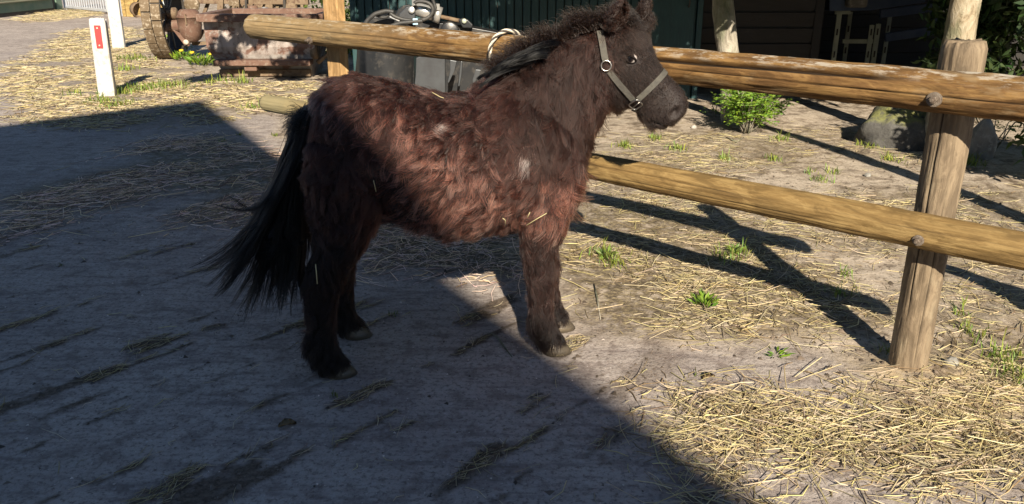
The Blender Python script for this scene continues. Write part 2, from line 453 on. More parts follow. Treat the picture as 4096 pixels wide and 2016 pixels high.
def ground_mat():
    t = NT('ground'); co = t.coord('Object')
    ad, ag, ab = t.attr('dirt').outputs['Fac'], t.attr('groove').outputs['Fac'], t.attr('strawbed').outputs['Fac']
    big = t.noise(co, 1.3, 5, .6); mid = t.noise(co, 9, 6, .65); fine = t.noise(co, 60, 5, .7); grit = t.noise(co, 190, 3, .7)
    # brushed concrete: grey with a reddish cast, streaked along the wear direction
    streak = t.noise(t.coord('Object', (2.2, 14, 1), (0, 0, R(90) - GR_A)), 1.6, 5, .6)
    conc = t.ramp(big, [(.35, (.315, .27, .24)), (.65, (.42, .365, .32))])
    conc = t.mix(t.ramp(streak, [(.36, .55), (.50, 0)]), conc, (.16, .125, .115))
    conc = t.mix(t.ramp(mid, [(.36, .6), (.50, 0)]), conc, (.15, .115, .10))
    conc = t.mix(t.ramp(fine, [(.36, .85), (.49, 0)]), conc, (.145, .115, .10))
    pit = t.noise(co, 34, 6, .75); conc = t.mix(t.ramp(pit, [(.36, .75), (.46, 0)]), conc, (.17, .14, .12)); conc = t.mix(t.ramp(pit, [(.56, 0), (.66, .45)]), conc, (.46, .42, .40))
    vo = t.n('ShaderNodeTexVoronoi', Scale=55.0); t.t.links.new(co, vo.inputs['Vector'])
    chip = t.math('MULTIPLY', t.ramp(vo.outputs['Distance'], [(.10, 1), (.17, 0)]), t.ramp(t.noise(co, 23, 2, .5), [(.55, 0), (.62, 1)]))
    conc = t.mix(t.math('MULTIPLY', chip, .7), conc, (.52, .50, .48))
    dirt = t.ramp(mid, [(.37, (.11, .082, .058)), (.46, (.27, .215, .16)), (.56, (.42, .35, .275))])
    dirt = t.mix(t.ramp(big, [(.46, 0), (.60, .7)]), dirt, (.46, .385, .305))
    dirt = t.mix(t.ramp(t.noise(co, 3.6, 6, .7), [(.55, 0), (.62, .7)]), dirt, (.14, .105, .075))
    dirt = t.mix(t.ramp(fine, [(.35, .85), (.46, 0)]), dirt, (.09, .068, .05))
    col = t.mix(ad, conc, dirt)
    litter = t.ramp(t.noise(t.coord('Object', (1, 2.6, 1)), 42, 4, .75), [(.42, (.06, .045, .03)), (.52, (.15, .115, .07)), (.62, (.34, .27, .14))])
    lf = t.math('MULTIPLY', ab, t.ramp(t.noise(co, 16, 5, .7), [(.36, 0), (.52, .9)]))
    col = t.mix(lf, col, litter)
    soil = t.ramp(fine, [(.35, (.06, .045, .034)), (.6, (.15, .115, .085))])
    col = t.mix(t.math('MULTIPLY', ag, t.ramp(mid, [(.34, .35), (.5, 1)])), col, soil)
    dp_ = t.n('ShaderNodeVectorMath', _operation='DISTANCE'); t.t.links.new(co, dp_.inputs[0]); dp_.inputs[1].default_value = (1.58, 2.72, 0)
    col = t.mix(t.math('MULTIPLY', t.ramp(dp_.outputs['Value'], [(.16, .9), (.42, 0)]), t.ramp(mid, [(.40, .2), (.55, 1)])), col, (.40, .31, .185))
    t.base(col); t.b.inputs['Roughness'].default_value = .92; t.b.inputs['Specular IOR Level'].default_value = .15
    hsum = t.math('ADD', t.math('MULTIPLY', mid, .8), t.math('ADD', t.math('MULTIPLY', fine, .35), t.math('MULTIPLY', grit, .12)))
    t.bump(hsum, .8, .018); return t.m
ground = fast_mesh('ground', V, Q, ground_mat(), smooth=True)
for nm, arr in (('dirt', dm), ('groove', gm), ('strawbed', bm_)):
    a = ground.data.attributes.new(nm, 'FLOAT', 'POINT'); a.data.foreach_set('value', arr.astype(np.float32))
tag(ground, 'yard ground of worn concrete and trodden dirt', None, None, 'structure')
def gz(x, y):
    h = height(np.atleast_1d(np.asarray(x, float)), np.atleast_1d(np.asarray(y, float)))[0]
    return h

# ------------------------------------------------------------------ straw
def stalks(P, ang, L, W, tilt, bend, roll=None):
    """many bent three-sided stalks; P (n,3) centres"""
    n = len(P); d = np.stack([np.cos(ang) * np.cos(tilt), np.sin(ang) * np.cos(tilt), np.sin(tilt)], 1)
    s = np.stack([-np.sin(ang), np.cos(ang), np.zeros(n)], 1); up = np.cross(d, s)
    vs_ = np.zeros((n, 3, 3, 3))
    for k, tt in enumerate((-.5, .0, .5)):
        c = P + d * (L * tt)[:, None] + s * (bend * (1 - 4 * tt * tt))[:, None]
        w = (W * (1.0 if k == 1 else .8))[:, None]
        vs_[:, k, 0] = c + s * w * .5; vs_[:, k, 1] = c - s * w * .5; vs_[:, k, 2] = c + up * w * .55
    fs = []
    for k in (0, 1):
        for j in range(3):
            j2 = (j + 1) % 3; fs.append((k * 3 + j, k * 3 + j2, k * 3 + 3 + j2, k * 3 + 3 + j))
    fs = np.array(fs)
    return vs_.reshape(-1, 3), (np.arange(n)[:, None, None] * 9 + fs[None]).reshape(-1, 4)
def straw_tint(n, pale=.5):
    b = rng.uniform(.45, 1.25, n)[:, None]
    hue = np.stack([np.ones(n), rng.uniform(.9, 1.04, n), rng.uniform(.75, 1.25, n)], 1)
    t = b * hue
    old = rng.random(n) < .22; t[old] *= np.array([.42, .36, .33])
    return t
def straw_bed(k, bed):
    poly, dens, cut, dep, ln, row = bed
    lo = poly.min(0) - .15; hi = poly.max(0) + .15
    n = int(dens * (hi[0] - lo[0]) * (hi[1] - lo[1]))
    x = rng.uniform(lo[0], hi[0], n); y = rng.uniform(lo[1], hi[1], n)
    sd = edge_dist(x, y, poly) * np.where(inside(x, y, poly), 1, -1)
    keep = sd + (fbm(x * 4, y * 4, 60 + k) - .5) * .35 > rng.normal(0, .13, n)
    cl = fbm(x * 2.4, y * 2.4, 70 + k, 3)
    if row:
        v = x * GV[0] + y * GV[1]; u = x * GU[0] + y * GU[1]
        cl = .5 * cl + .5 * vnoise(v * 4.2, u * .7, 75)
    keep &= cl > cut + rng.normal(0, .05, n)
    x, y = x[keep], y[keep]; n = len(x)
    far = y.mean() > 8
    ang = rng.uniform(0, math.pi, n) if not row else (math.pi / 2 - GR_A + rng.normal(0, .8, n))
    L = ln * rng.lognormal(-.45, .75, n).clip(.10, 2.2)
    W = rng.uniform(.0014, .0048, n) * (2.4 if far else 1.35 if row else 1.0)
    z = gz(x, y) + .002 + rng.random(n) ** 1.5 * dep
    v, f = stalks(np.stack([x, y, z], 1), ang, L, W, rng.normal(0, .10, n).clip(-.22, .25), rng.normal(0, .10, n) * L)
    v[:, 2] = np.maximum(v[:, 2], np.repeat(gz(x, y), 9) - .002)
    o = fast_mesh('straw_litter', v, f, M['straw'])
    set_tint(o.data, np.repeat(straw_tint(n) * (np.array([[1.5, 1.36, 1.75]]) if row or k == 2 else 1.0), 9, 0))  # shaded beds painted brighter and bluer so their stalks show in the shade
    return o
BED_LABELS = ['sunlit loose straw on the dirt round the white posts', 'shaded loose straw in rows left of the pony', 'shaded straw under the belly of the pony',
 'sunlit straw between the front hooves and the round post', 'thick bright straw heap at the lower right', 'thin straw in front of the leafy bush', 'scattered straw right of the round post',
 'straw behind the lower rail', 'straw heap in front of the grey gate', 'straw beside the mossy boulder']
for k, bed in enumerate(BEDS):
    tag(straw_bed(k, bed), BED_LABELS[k], None, None, 'stuff')
# loose stalks and dirt crumbs over the whole near yard
n = 1500
x = rng.uniform(-3.2, 3.0, n); y = rng.uniform(1.7, 8.0, n)
kp = rng.random(n) < np.where(masks(x, y)[0] > .5, .9, .35)
x, y = x[kp], y[kp]; n = len(x)
v, f = stalks(np.stack([x, y, gz(x, y) + .003], 1), rng.uniform(0, 3.14, n), rng.lognormal(-2.9, .5, n).clip(.015, .2), rng.uniform(.0015, .0032, n), rng.normal(0, .03, n), rng.normal(0, .008, n))
o = fast_mesh('loose_straw', v, f, M['straw']); set_tint(o.data, np.repeat(straw_tint(n), 9, 0))
tag(o, 'single loose straw stalks strewn over the yard', None, None, 'stuff')
# straw and wet dirt caught in the grooves of the concrete
n = 60000
x = rng.uniform(-3.0, 1.0, n); y = rng.uniform(1.6, 4.8, n)
g_ = masks(x, y)[1]; kp = (g_ > .6) & (fbm(x * 2.5, y * 2.5, 90, 3) > .49)
xs, ys = x[kp][:1900], y[kp][:1900]; n = len(xs)
v, f = stalks(np.stack([xs, ys, gz(xs, ys) + .004 + .006 * rng.random(n)], 1), math.pi / 2 - GR_A + rng.normal(0, .55, n), rng.lognormal(-3.0, .5, n).clip(.015, .16), rng.uniform(.0015, .003, n), rng.normal(0, .08, n), rng.normal(0, .006, n))
o = fast_mesh('groove_straw', v, f, M['straw']); set_tint(o.data, np.repeat(straw_tint(n) * .8, 9, 0))
tag(o, 'short straw caught in the dirt grooves of the concrete', None, None, 'stuff')
M['crumb'] = leaf_mat('crumb', (.13, .10, .075), 0.0)
def crumbs(name, x, y, size, mat_, tint, label):
    n = len(x); base = np.array([(1, 0, 0), (-.5, .87, 0), (-.5, -.87, 0), (.1, .05, .7)])
    a = rng.uniform(0, 6.28, n); ca, sa = np.cos(a), np.sin(a)
    b = base[None] * (1 + rng.normal(0, .25, (n, 4, 3)))
    bx = b[..., 0] * ca[:, None] - b[..., 1] * sa[:, None]; by = b[..., 0] * sa[:, None] + b[..., 1] * ca[:, None]
    P = np.stack([bx, by, b[..., 2]], -1) * size[:, None, None] + np.stack([x, y, gz(x, y)], 1)[:, None]
    fs = np.array([(0, 1, 3), (1, 2, 3), (2, 0, 3)])
    o = fast_mesh(name, P.reshape(-1, 3), (np.arange(n)[:, None, None] * 4 + fs[None]).reshape(-1, 3), mat_, smooth=True)
    set_tint(o.data, np.repeat(tint, 4, 0)); tag(o, label, None, None, 'stuff')
n = 42000
x = rng.uniform(-3.0, 3.2, n); y = rng.uniform(1.6, 7.0, n); d_, g_ = masks(x, y)
r_ = np.hypot(x - 1.55, y - 2.80)
kp = rng.random(n) < np.clip(.10 + .9 * (g_ > .3) + .30 * d_ * (fbm(x * 3, y * 3, 95) > .5) + 1.2 * np.exp(-(r_ / .3) ** 2), 0, 1) * np.where((d_ < .5) & (g_ < .2), .45, 1)
x, y = x[kp], y[kp]; n = len(x)
crumbs('dirt_crumb', x, y, rng.lognormal(-5.3, .55, n).clip(.0015, .016), M['crumb'], rng.uniform(.4, 1.6, n)[:, None] * np.array([[1, 1, 1]]), 'small dark crumbs of dirt on the concrete and soil')
n = 1500
x = rng.uniform(-3.0, 2.6, n); y = rng.uniform(1.6, 5.0, n)
crumbs('pale_grit', x, y, rng.lognormal(-5.9, .45, n).clip(.001, .007), M['crumb'], rng.uniform(3.0, 5.5, n)[:, None] * np.array([[1, 1.1, 1.25]]), 'pale grit scattered on the concrete')

# ================================================================== BARN (its shadow lies across the yard)
def barn():
    HB = 7.0; off = HB / math.tan(SUN_EL)
    c_sh = gnd(812, 402)[:2]; e1 = gnd(3050, 2016)[:2]; e2 = gnd(0, 503)[:2]
    c = c_sh - SH * off
    d1 = nrm(e1 - c_sh); d2 = nrm(e2 - c_sh)
    pts = [c, c + d1 * 16, c + d1 * 16 + d2 * 12, c + d2 * 12]
    b = thing('barn', 'tall plain barn standing behind the viewer whose shadow covers the yard', 'barn', (pts[0][0], pts[0][1], 0))
    wall_m = pmat('barn_wall', (.24, .12, .09), (.17, .085, .065), 3, .85, 0, .3); roof_m = pmat('barn_roof', (.10, .09, .085), (.07, .065, .06), 3, .8)
    L0 = np.array([pts[0][0], pts[0][1], 0])
    cen = np.mean(pts, 0); ins = [np.asarray(p) + nrm(cen - p) * .45 for p in pts]
    for i in range(4):
        p, q2 = ins[i], ins[(i + 1) % 4]
        w = MB(); w.bar((*p, 3.4), (*q2, 3.4), .25, 6.8); w.build('wall', wall_m, b, loc=None).location = -L0
    rf = MB(); rf.prism([(*p, HB - .25) for p in pts], (0, 0, .25)); rf.build('roof', roof_m, b).location = -L0
    mid = ins[0] * .5 + ins[1] * .5; n2 = np.array([d1[1], -d1[0]]); n2 = n2 * (1 if n2 @ (mid - cen) > 0 else -1)
    dr = MB(); dr.bar((*(mid + n2 * .16 - d1 * 1.2), 1.3), (*(mid + n2 * .16 + d1 * 1.2), 1.3), .08, 2.6)
    dr.build('door', M['green_board'], b).location = -L0
barn()

# ================================================================== PONY
PO = np.array([-.653, 2.964, 0.0]); PA = R(8.7)
pony = thing('pony', 'shaggy dark brown pony standing on the yard, its rump and hind legs in shade', 'pony', tuple(PO), None, PA)
_ca, _sa = math.cos(PA), math.sin(PA)
def w2l(p):
    d = np.asarray(p, float) - PO
    return np.array([d[0] * _ca + d[1] * _sa, -d[0] * _sa + d[1] * _ca, d[2]])
def dir2l(d): return np.array([d[0] * _ca + d[1] * _sa, -d[0] * _sa + d[1] * _ca, d[2]])
# --- head frame
YAW = R(18)
def yaw(v): return np.array([v[0] * math.cos(YAW) + v[1] * math.sin(YAW), -v[0] * math.sin(YAW) + v[1] * math.cos(YAW), v[2]])
HP = np.array([1.020, 0.035, 1.222])
HH, HG, HL = yaw((.743, 0, -.669)), yaw((.669, 0, .743)), yaw((0, 1, 0))
def hd(h, g, l=0.0): return HP + h * HH + g * HG + l * HL
def to_hd(p):
    d = np.asarray(p) - HP
    return d @ HH, d @ HG, d @ HL
NR = 28
def sup(k, e=2.3):
    a = 2 * math.pi * k / NR; c, s = math.cos(a), math.sin(a)
    return math.copysign(abs(c) ** (2 / e), c), math.copysign(abs(s) ** (2 / e), s)
pb = MB()
torso = [(-.065, .955, .76, .07), (-.03, 1.03, .68, .13), (.03, 1.068, .62, .175), (.10, 1.083, .585, .20), (.20, 1.07, .575, .215), (.30, 1.045, .54, .225),
 (.42, 1.015, .505, .235), (.52, 1.02, .50, .23), (.62, 1.06, .505, .205), (.70, 1.06, .52, .19), (.78, 1.02, .545, .175), (.85, .97, .58, .145), (.90, .90, .65, .10)]
pb.loft([[(s, sup(k)[0] * w * (1.0 - .12 * max(0, sup(k)[1])), (a + b) / 2 + sup(k)[1] * (a - b) / 2) for k in range(NR)] for s, a, b, w in torso])
neck = [((.52, 1.03), (.88, .60), .14), ((.63, 1.09), (.905, .71), .125), ((.73, 1.155), (.93, .80), .105), ((.82, 1.205), (.965, .88), .092), ((.91, 1.24), (1.02, .96), .085), ((.985, 1.265), (1.075, 1.03), .078), ((1.05, 1.27), (1.13, 1.10), .06)]
rings = []
for i, ((sa, za), (sb, zb), w) in enumerate(neck):
    tb = .035 * (max(0, i - 1) / 5) ** 1.2
    rings.append([((sa + sb) / 2 + sup(k)[1] * (sa - sb) / 2, sup(k)[0] * w + tb, (za + zb) / 2 + sup(k)[1] * (za - zb) / 2) for k in range(NR)])
pb.loft(rings)
head = [(-.045, .035, -.09, .055), (.0, .078, -.14, .084), (.05, .096, -.178, .098), (.10, .096, -.192, .103), (.15, .080, -.192, .099), (.20, .058, -.176, .087), (.235, .051, -.140, .077), (.262, .049, -.122, .070),
 (.29, .048, -.124, .065), (.33, .050, -.132, .063), (.365, .045, -.126, .062), (.395, .030, -.110, .056), (.412, .008, -.090, .042), (.418, -.010, -.072, .022)]
pb.loft([[hd(h, (a + b) / 2 + sup(k)[1] * (a - b) / 2, sup(k)[0] * w * (1 + .10 * sup(k)[1])) for k in range(NR)] for h, a, b, w in [(h_ * (1.0 if h_ > 0 else 1), a_, b_, w_) for h_, a_, b_, w_ in head]])
def leg(sec):
    pb.loft([[(s + math.cos(2 * math.pi * k / 16) * rs, t + math.sin(2 * math.pi * k / 16) * rt, z) for k in range(16)] for s, t, z, rs, rt in sec])
def hind(ds, side, t0):
    leg([(.055, side * .09, .88, .12, .09), (.055, side * .115, .78, .145, .10), (.055, side * .13, .68, .135, .095), (.035, side * (t0 - .02), .59, .105, .08), (.005 + ds * .3, side * t0, .50, .078, .062),
     (-.040 + ds * .6, side * t0, .42, .062, .052), (-.064 + ds * .9, side * t0, .36, .056, .046), (-.072 + ds, side * t0, .30, .046, .040), (-.078 + ds, side * t0, .21, .040, .034), (-.082 + ds, side * t0, .13, .044, .038),
     (-.070 + ds, side * t0, .09, .044, .040), (-.045 + ds, side * t0, .055, .044, .042), (-.035 + ds, side * t0, .04, .04, .04)])
def fore(ds, side, t0):
    leg([(.77, side * .085, .78, .115, .075), (.765, side * .10, .66, .115, .075), (.755 + ds * .2, side * t0, .57, .088, .068), (.748 + ds * .4, side * t0, .49, .068, .058), (.744 + ds * .6, side * t0, .41, .054, .049),
     (.746 + ds * .8, side * t0, .35, .052, .047), (.748 + ds, side * t0, .29, .043, .040), (.748 + ds, side * t0, .21, .038, .034), (.752 + ds, side * t0, .14, .044, .038), (.768 + ds, side * t0, .10, .043, .039),
     (.792 + ds, side * t0, .062, .044, .042), (.80 + ds, side * t0, .045, .04, .04)])
LEGS = [(0.0, -1, .165, 'h'), (.055, 1, .165, 'h'), (.012, -1, .108, 'f'), (.075, 1, .108, 'f')]
for ds, sd_, t0, kd in LEGS:
    (hind if kd == 'h' else fore)(ds, sd_, t0)
tmp = pb.build('pony_raw', None)
rm = tmp.modifiers.new('r', 'REMESH'); rm.mode = 'VOXEL'; rm.voxel_size = .0075
sm = tmp.modifiers.new('s', 'SMOOTH'); sm.factor = .5; sm.iterations = 7
body_me = bpy.data.meshes.new_from_object(tmp.evaluated_get(bpy.context.evaluated_depsgraph_get()))
bpy.data.objects.remove(tmp)
bv = np.zeros(len(body_me.vertices) * 3, np.float32); body_me.vertices.foreach_get('co', bv); bv = bv.reshape(-1, 3).astype(float)
bn = np.zeros(len(body_me.vertices) * 3, np.float32); body_me.vertices.foreach_get('normal', bn); bn = bn.reshape(-1, 3).astype(float)
h_, g_, l_ = to_hd(bv)
push = np.zeros(len(bv))
for sd_ in (-1, 1):                                   # nostrils, eye sockets, cheek bones, mouth corners
    dd = np.sqrt(((h_ - .380) / 1.0) ** 2 + ((g_ + .022) / 1.5) ** 2 + ((l_ - sd_ * .050) / 2) ** 2)
    push -= .022 * np.exp(-(dd / .0125) ** 2) - .005 * np.exp(-((dd - .022) / .008) ** 2)
    dd = np.sqrt((h_ - .118) ** 2 + (g_ + .005) ** 2 + ((l_ - sd_ * .10) / 2) ** 2)
    push -= .010 * np.exp(-(dd / .02) ** 2)
    dd = np.sqrt((h_ - .10) ** 2 + (g_ - .03) ** 2 + ((l_ - sd_ * .09) / 2) ** 2)
    push += .008 * np.exp(-(dd / .025) ** 2)
gm_line = -.082 - .45 * (.41 - h_)
push -= .012 * np.exp(-((g_ - gm_line) / .006) ** 2) * np.clip((h_ - .305) / .02, 0, 1)
bv = bv + bn * (push * ((h_ > .05)))[:, None]
body_me.vertices.foreach_set('co', bv.astype(np.float32).ravel())
body_me.update()
# --- ears, grown from the skull of the same mesh
def ear(base, tipdir, open_dir, length, width):
    m_ = MB(); tipdir = nrm(tipdir); od = nrm(np.asarray(open_dir) - np.dot(open_dir, tipdir) * tipdir); sd2 = np.cross(tipdir, od)
    rings = []
    for i in range(11):
        u = i / 10; w = width * (.55 + 1.0 * u - .1 * u * u) if u < .35 else width * (1.0 - ((u - .35) / .65) ** 2.1) * .885
        w = max(w, .002) * .5; op = R(150 - 25 * math.sin(u * 3.1))
        c = base + tipdir * length * u + od * (.012 * math.sin(u * 2.2) - .012)
        ring = []
        for rr in (w, w * .80):
            an = np.linspace(op, -op, 13) if rr == w else np.linspace(-op, op, 13)
            ring += [c - od * math.cos(a) * rr * .8 + sd2 * math.sin(a) * rr for a in an]
        rings.append(ring)
    m_.loft(rings); return m_
def px_at_t(x, y, t):
    r_ = dir2l(ray(x, y)); c_ = w2l(CAM); return c_ + (t - c_[1]) / r_[1] * r_
eb_, et_ = px_at_t(2446, 128, -.085), px_at_t(2500, -14, -.11)
ear_n = ear(eb_, et_ - eb_, (.62, -.78, .05), np.linalg.norm(et_ - eb_), .092)
fb_, ft_ = px_at_t(2572, 120, .035), px_at_t(2592, -30, .03)
ear_f = ear(fb_, ft_ - fb_, (.85, -.1, .1), np.linalg.norm(ft_ - fb_), .085)
bm = bmesh.new(); bm.from_mesh(body_me)
for e_ in (ear_n, ear_f):
    vs_ = [bm.verts.new(p) for p in e_.v]
    for f in e_.f:
        try: bm.faces.new([vs_[i] for i in f])
        except ValueError: pass
bmesh.ops.recalc_face_normals(bm, faces=bm.faces)
bmesh.ops.triangulate(bm, faces=bm.faces)
bm.to_mesh(body_me); bm.free()
body = link('body', body_me, M['skin'], pony, True)
nv = len(body_me.vertices)
bv = np.zeros(nv * 3, np.float32); body_me.vertices.foreach_get('co', bv); bv = bv.reshape(-1, 3).astype(float)
tr = np.zeros(len(body_me.polygons) * 3, np.int32); body_me.polygons.foreach_get('vertices', tr); tr = tr.reshape(-1, 3)
vn = np.zeros(nv * 3, np.float32); body_me.vertices.foreach_get('normal', vn); vn = vn.reshape(-1, 3).astype(float)
BVH = BVHTree.FromPolygons([tuple(p) for p in bv], [tuple(int(i) for i in t) for t in tr])
CAML = w2l(CAM)
def hit_px(x, y):
    loc, no, idx, d = BVH.ray_cast(Vector(CAML), Vector(dir2l(ray(x, y))))
    if loc is None: return None, None
    no = np.array(no); r_ = dir2l(ray(x, y))
    return np.array(loc), (no if no @ r_ < 0 else -no)
# --- hooves
for ds, sd_, t0, kd in LEGS:
    c0 = (-.045 + ds) if kd == 'h' else (.792 + ds)
    hm = MB(); prof = [(.062, -.010, .040, .036), (.05, -.006, .046, .041), (.02, .010, .057, .046), (.0, .018, .062, .049)]
    hm.loft([[(c0 + o_ + math.cos(2 * math.pi * k / 20) * a * (1.08 if math.cos(2 * math.pi * k / 20) > 0 else .85), sd_ * t0 + math.sin(2 * math.pi * k / 20) * b, z) for k in range(20)] for z, o_, a, b in prof])
    hm.build('hoof', M['hoof'], pony, True)
# --- eye
EYE, EN = hit_px(2524, 236)
if EYE is None: EYE, EN = hd(.118, -.005, -.095), -HL
def eye_mat():
    t = NT('eye'); co = t.coord('Object')
    sep = t.n('ShaderNodeSeparateXYZ', Vector=co)
    dist = t.n('ShaderNodeVectorMath', _operation='DISTANCE'); t.t.links.new(co, dist.inputs[0]); dist.inputs[1].default_value = tuple(iris_c)
    col = t.ramp(dist.outputs['Value'], [(.0115, (.004, .004, .005)), (.0125, (.012, .008, .008)), (.0215, (.015, .010, .009)), (.0230, (.36, .32, .30))])
    t.base(col); t.b.inputs['Roughness'].default_value = .12
    return t.m
er = .0235; ec = EYE - EN * .013
look = nrm(EN * .8 - HH * .42 + np.array([0, 0, .05]))
iris_c = look * er
eb = MB(); eb.loft([[np.array([er * math.sin(a) * math.cos(2 * math.pi * k / 20), er * math.sin(a) * math.sin(2 * math.pi * k / 20), er * math.cos(a)]) for k in range(20)] for a in np.linspace(.05, math.pi - .05, 14)])
eo = eb.build('eye', eye_mat(), pony, True); eo.location = ec
ex = nrm(HH - (HH @ EN) * EN); ey = np.cross(EN, ex)
ey = ey if ey[2] > 0 else -ey
for nm, sg in (('upper_eyelid', 1), ('lower_eyelid', -1)):
    pts = []
    for a in np.linspace(0, math.pi, 11):
        x_ = -math.cos(a) * .0275; y_ = sg * math.sin(a) * (.0145 if sg > 0 else .0125) + .12 * x_
        d3 = ex * x_ + ey * y_; pts.append(ec + nrm(EN * er * 1.0 + d3) * (er + .0015) if sg > 0 else ec + nrm(EN * er + d3) * (er + .001))
    MB().tube(pts, [.002] + [.0042 if sg > 0 else .003] * 9 + [.002], 8).build(nm, M['eye_lid'], pony, True)
# --- halter
halter = thing('halter', 'worn grey green webbing halter with metal rings buckled on the head of the pony', 'halter', tuple(PO), None, PA)
def ribbon(name, pts, nor, w, th, parent, m):
    rings = []
    for i, p in enumerate(pts):
        t = nrm(np.asarray(pts[min(i + 1, len(pts) - 1)]) - pts[max(i - 1, 0)]); n_ = nrm(nor[i] - (nor[i] @ t) * t); s_ = np.cross(n_, t)
        rings.append([p + s_ * w / 2 - n_ * th / 2, p + s_ * w / 2 + n_ * th / 2, p - s_ * w / 2 + n_ * th / 2, p - s_ * w / 2 - n_ * th / 2])
    return MB().loft(rings).build(name, m, parent, False)
STRAPS = []
def px_strap(name, pxs, w=.021, lift=.013, n=14):
    pxs = np.asarray(pxs, float); tt = np.linspace(0, len(pxs) - 1, n); P_, N_ = [], []
    for t in tt:
        i = min(int(t), len(pxs) - 2); a = pxs[i] + (pxs[i + 1] - pxs[i]) * (t - i)
        p, no = hit_px(*a)
        if p is None: continue
        P_.append(p + no * lift); N_.append(no)
    P_ = np.array(P_); N_ = np.array(N_)
    for _ in range(3):
        P_[1:-1] = (P_[:-2] + 2 * P_[1:-1] + P_[2:]) / 4; N_[1:-1] = (N_[:-2] + 2 * N_[1:-1] + N_[2:]) / 4
    ribbon(name, list(P_), list(N_), w, .003, halter, M['strap']); STRAPS.append(P_)
    return P_, N_
def loop_strap(name, A, B, Cc, a0, a1, lift, w=.021, n=26):
    """strap round the head in the plane of three points"""
    nn = nrm(np.cross(B - A, Cc - A)); h0, g0, l0 = to_hd((A + Cc) / 2)
    c0 = hd(h0, g0 + .012, 0); c0 = c0 - nn * ((c0 - A) @ nn)
    e1 = nrm(A - c0 - ((A - c0) @ nn) * nn); e2 = nrm((B - c0) - ((B - c0) @ e1) * e1); e2 = nrm(e2 - (e2 @ nn) * nn)
    P_, N_ = [], []
    for a in np.linspace(a0, a1, n):
        d = e1 * math.cos(a) + e2 * math.sin(a)
        loc, no, idx, ds_ = BVH.ray_cast(Vector(c0 + d * .30), Vector(-d))
        if loc is None: continue
        P_.append(np.array(loc) + d * lift); N_.append(d)
    P_ = np.array(P_); N_ = np.array(N_)
    for _ in range(3): P_[1:-1] = (P_[:-2] + 2 * P_[1:-1] + P_[2:]) / 4
    ribbon(name, list(P_), list(N_), w, .003, halter, M['strap']); STRAPS.append(P_)
RA, RAN = hit_px(2546, 402); RC, RCN = hit_px(2424, 262)
def mirror(p):
    h, g, l = to_hd(p); return hd(h, g, -l)
px_strap('cheek_strap', [(2432, 274), (2480, 335), (2532, 392)])
NB, NBN = hit_px(2640, 312)
loop_strap('nose_strap', RA, NB, mirror(RA), R(8), R(200), .010)
px_strap('chin_strap', [(2545, 418), (2532, 438), (2520, 452)], .016, .02, 6)
px_strap('crown_strap', [(2418, 244), (2408, 205), (2402, 165), (2398, 135)], .024, .022, 12)
def ring_part(name, c, n_, up, rx, ry, rr, square=False):
    up = nrm(up - (up @ n_) * n_); sx = np.cross(up, n_); pts = []
    for a in np.linspace(0, 2 * math.pi, 25):
        ca, sa = math.cos(a), math.sin(a)
        if square: ca, sa = [math.copysign(abs(v) ** .35, v) for v in (ca, sa)]
        pts.append(c + sx * rx * ca + up * ry * sa)
    MB().tube(pts, rr, 8, False).build(name, M['steel'], halter, True)
dgn = nrm((hit_px(2590, 365)[0] - hit_px(2546, 402)[0]))
ring_part('square_ring', RA + RAN * .02 + dgn * -.004, RAN, dgn, .018, .021, .0028, True)
ring_part('cheek_ring', RC + RCN * .026, RCN, np.array([0, 0, 1.]), .018, .018, .0028)
MB().tube([RA + RAN * .022 - dgn * .018, RA + RAN * .024 + dgn * .018], .0022, 6).build('buckle_tongue', M['steel'], halter, True)

# --- fur
def curves(name, P_, rad, tint, m, parent):
    n, k, _ = P_.shape
    hc = bpy.data.hair_curves.new(name); hc.add_curves([k] * n)
    hc.attributes['position'].data.foreach_set('vector', P_.astype(np.float32).ravel())
    ra = hc.attributes.get('radius') or hc.attributes.new('radius', 'FLOAT', 'POINT')
    ra.data.foreach_set('value', rad.astype(np.float32).ravel())
    ta = hc.attributes.new('tint', 'FLOAT_COLOR', 'POINT')
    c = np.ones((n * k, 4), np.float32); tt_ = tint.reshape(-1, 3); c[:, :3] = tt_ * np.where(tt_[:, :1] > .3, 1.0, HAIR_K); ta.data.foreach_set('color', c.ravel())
    hc.materials.append(m)
    o = bpy.data.objects.new(name, hc); COL.objects.link(o); o.parent = parent
    return o
def sst(x, a, b):
    t = np.clip((x - a) / (b - a), 0, 1); return t * t * (3 - 2 * t)
def unit(v): return v / (np.linalg.norm(v, axis=-1, keepdims=True) + 1e-9)
e1_, e2_ = bv[tr[:, 1]] - bv[tr[:, 0]], bv[tr[:, 2]] - bv[tr[:, 0]]
area = np.linalg.norm(np.cross(e1_, e2_), axis=1) / 2
tc = bv[tr].mean(1); hh, gg, ll = to_hd(tc)
wt = area * (1 + 1.3 * (hh > -.02) * (tc[:, 0] > 1.0) + .5 * (tc[:, 2] < .5) + .3 * (tc[:, 0] > .6)) * np.where(tc[:, 1] > .10, .55, 1.0)
def sample(n):
    fi = rng.choice(len(tr), n, p=wt / wt.sum()); a, b = rng.random(n), rng.random(n); fl = a + b > 1
    a[fl], b[fl] = 1 - a[fl], 1 - b[fl]
    p = bv[tr[fi, 0]] * (1 - a - b)[:, None] + bv[tr[fi, 1]] * a[:, None] + bv[tr[fi, 2]] * b[:, None]
    no = unit(vn[tr[fi, 0]] * (1 - a - b)[:, None] + vn[tr[fi, 1]] * a[:, None] + vn[tr[fi, 2]] * b[:, None])
    return p, no
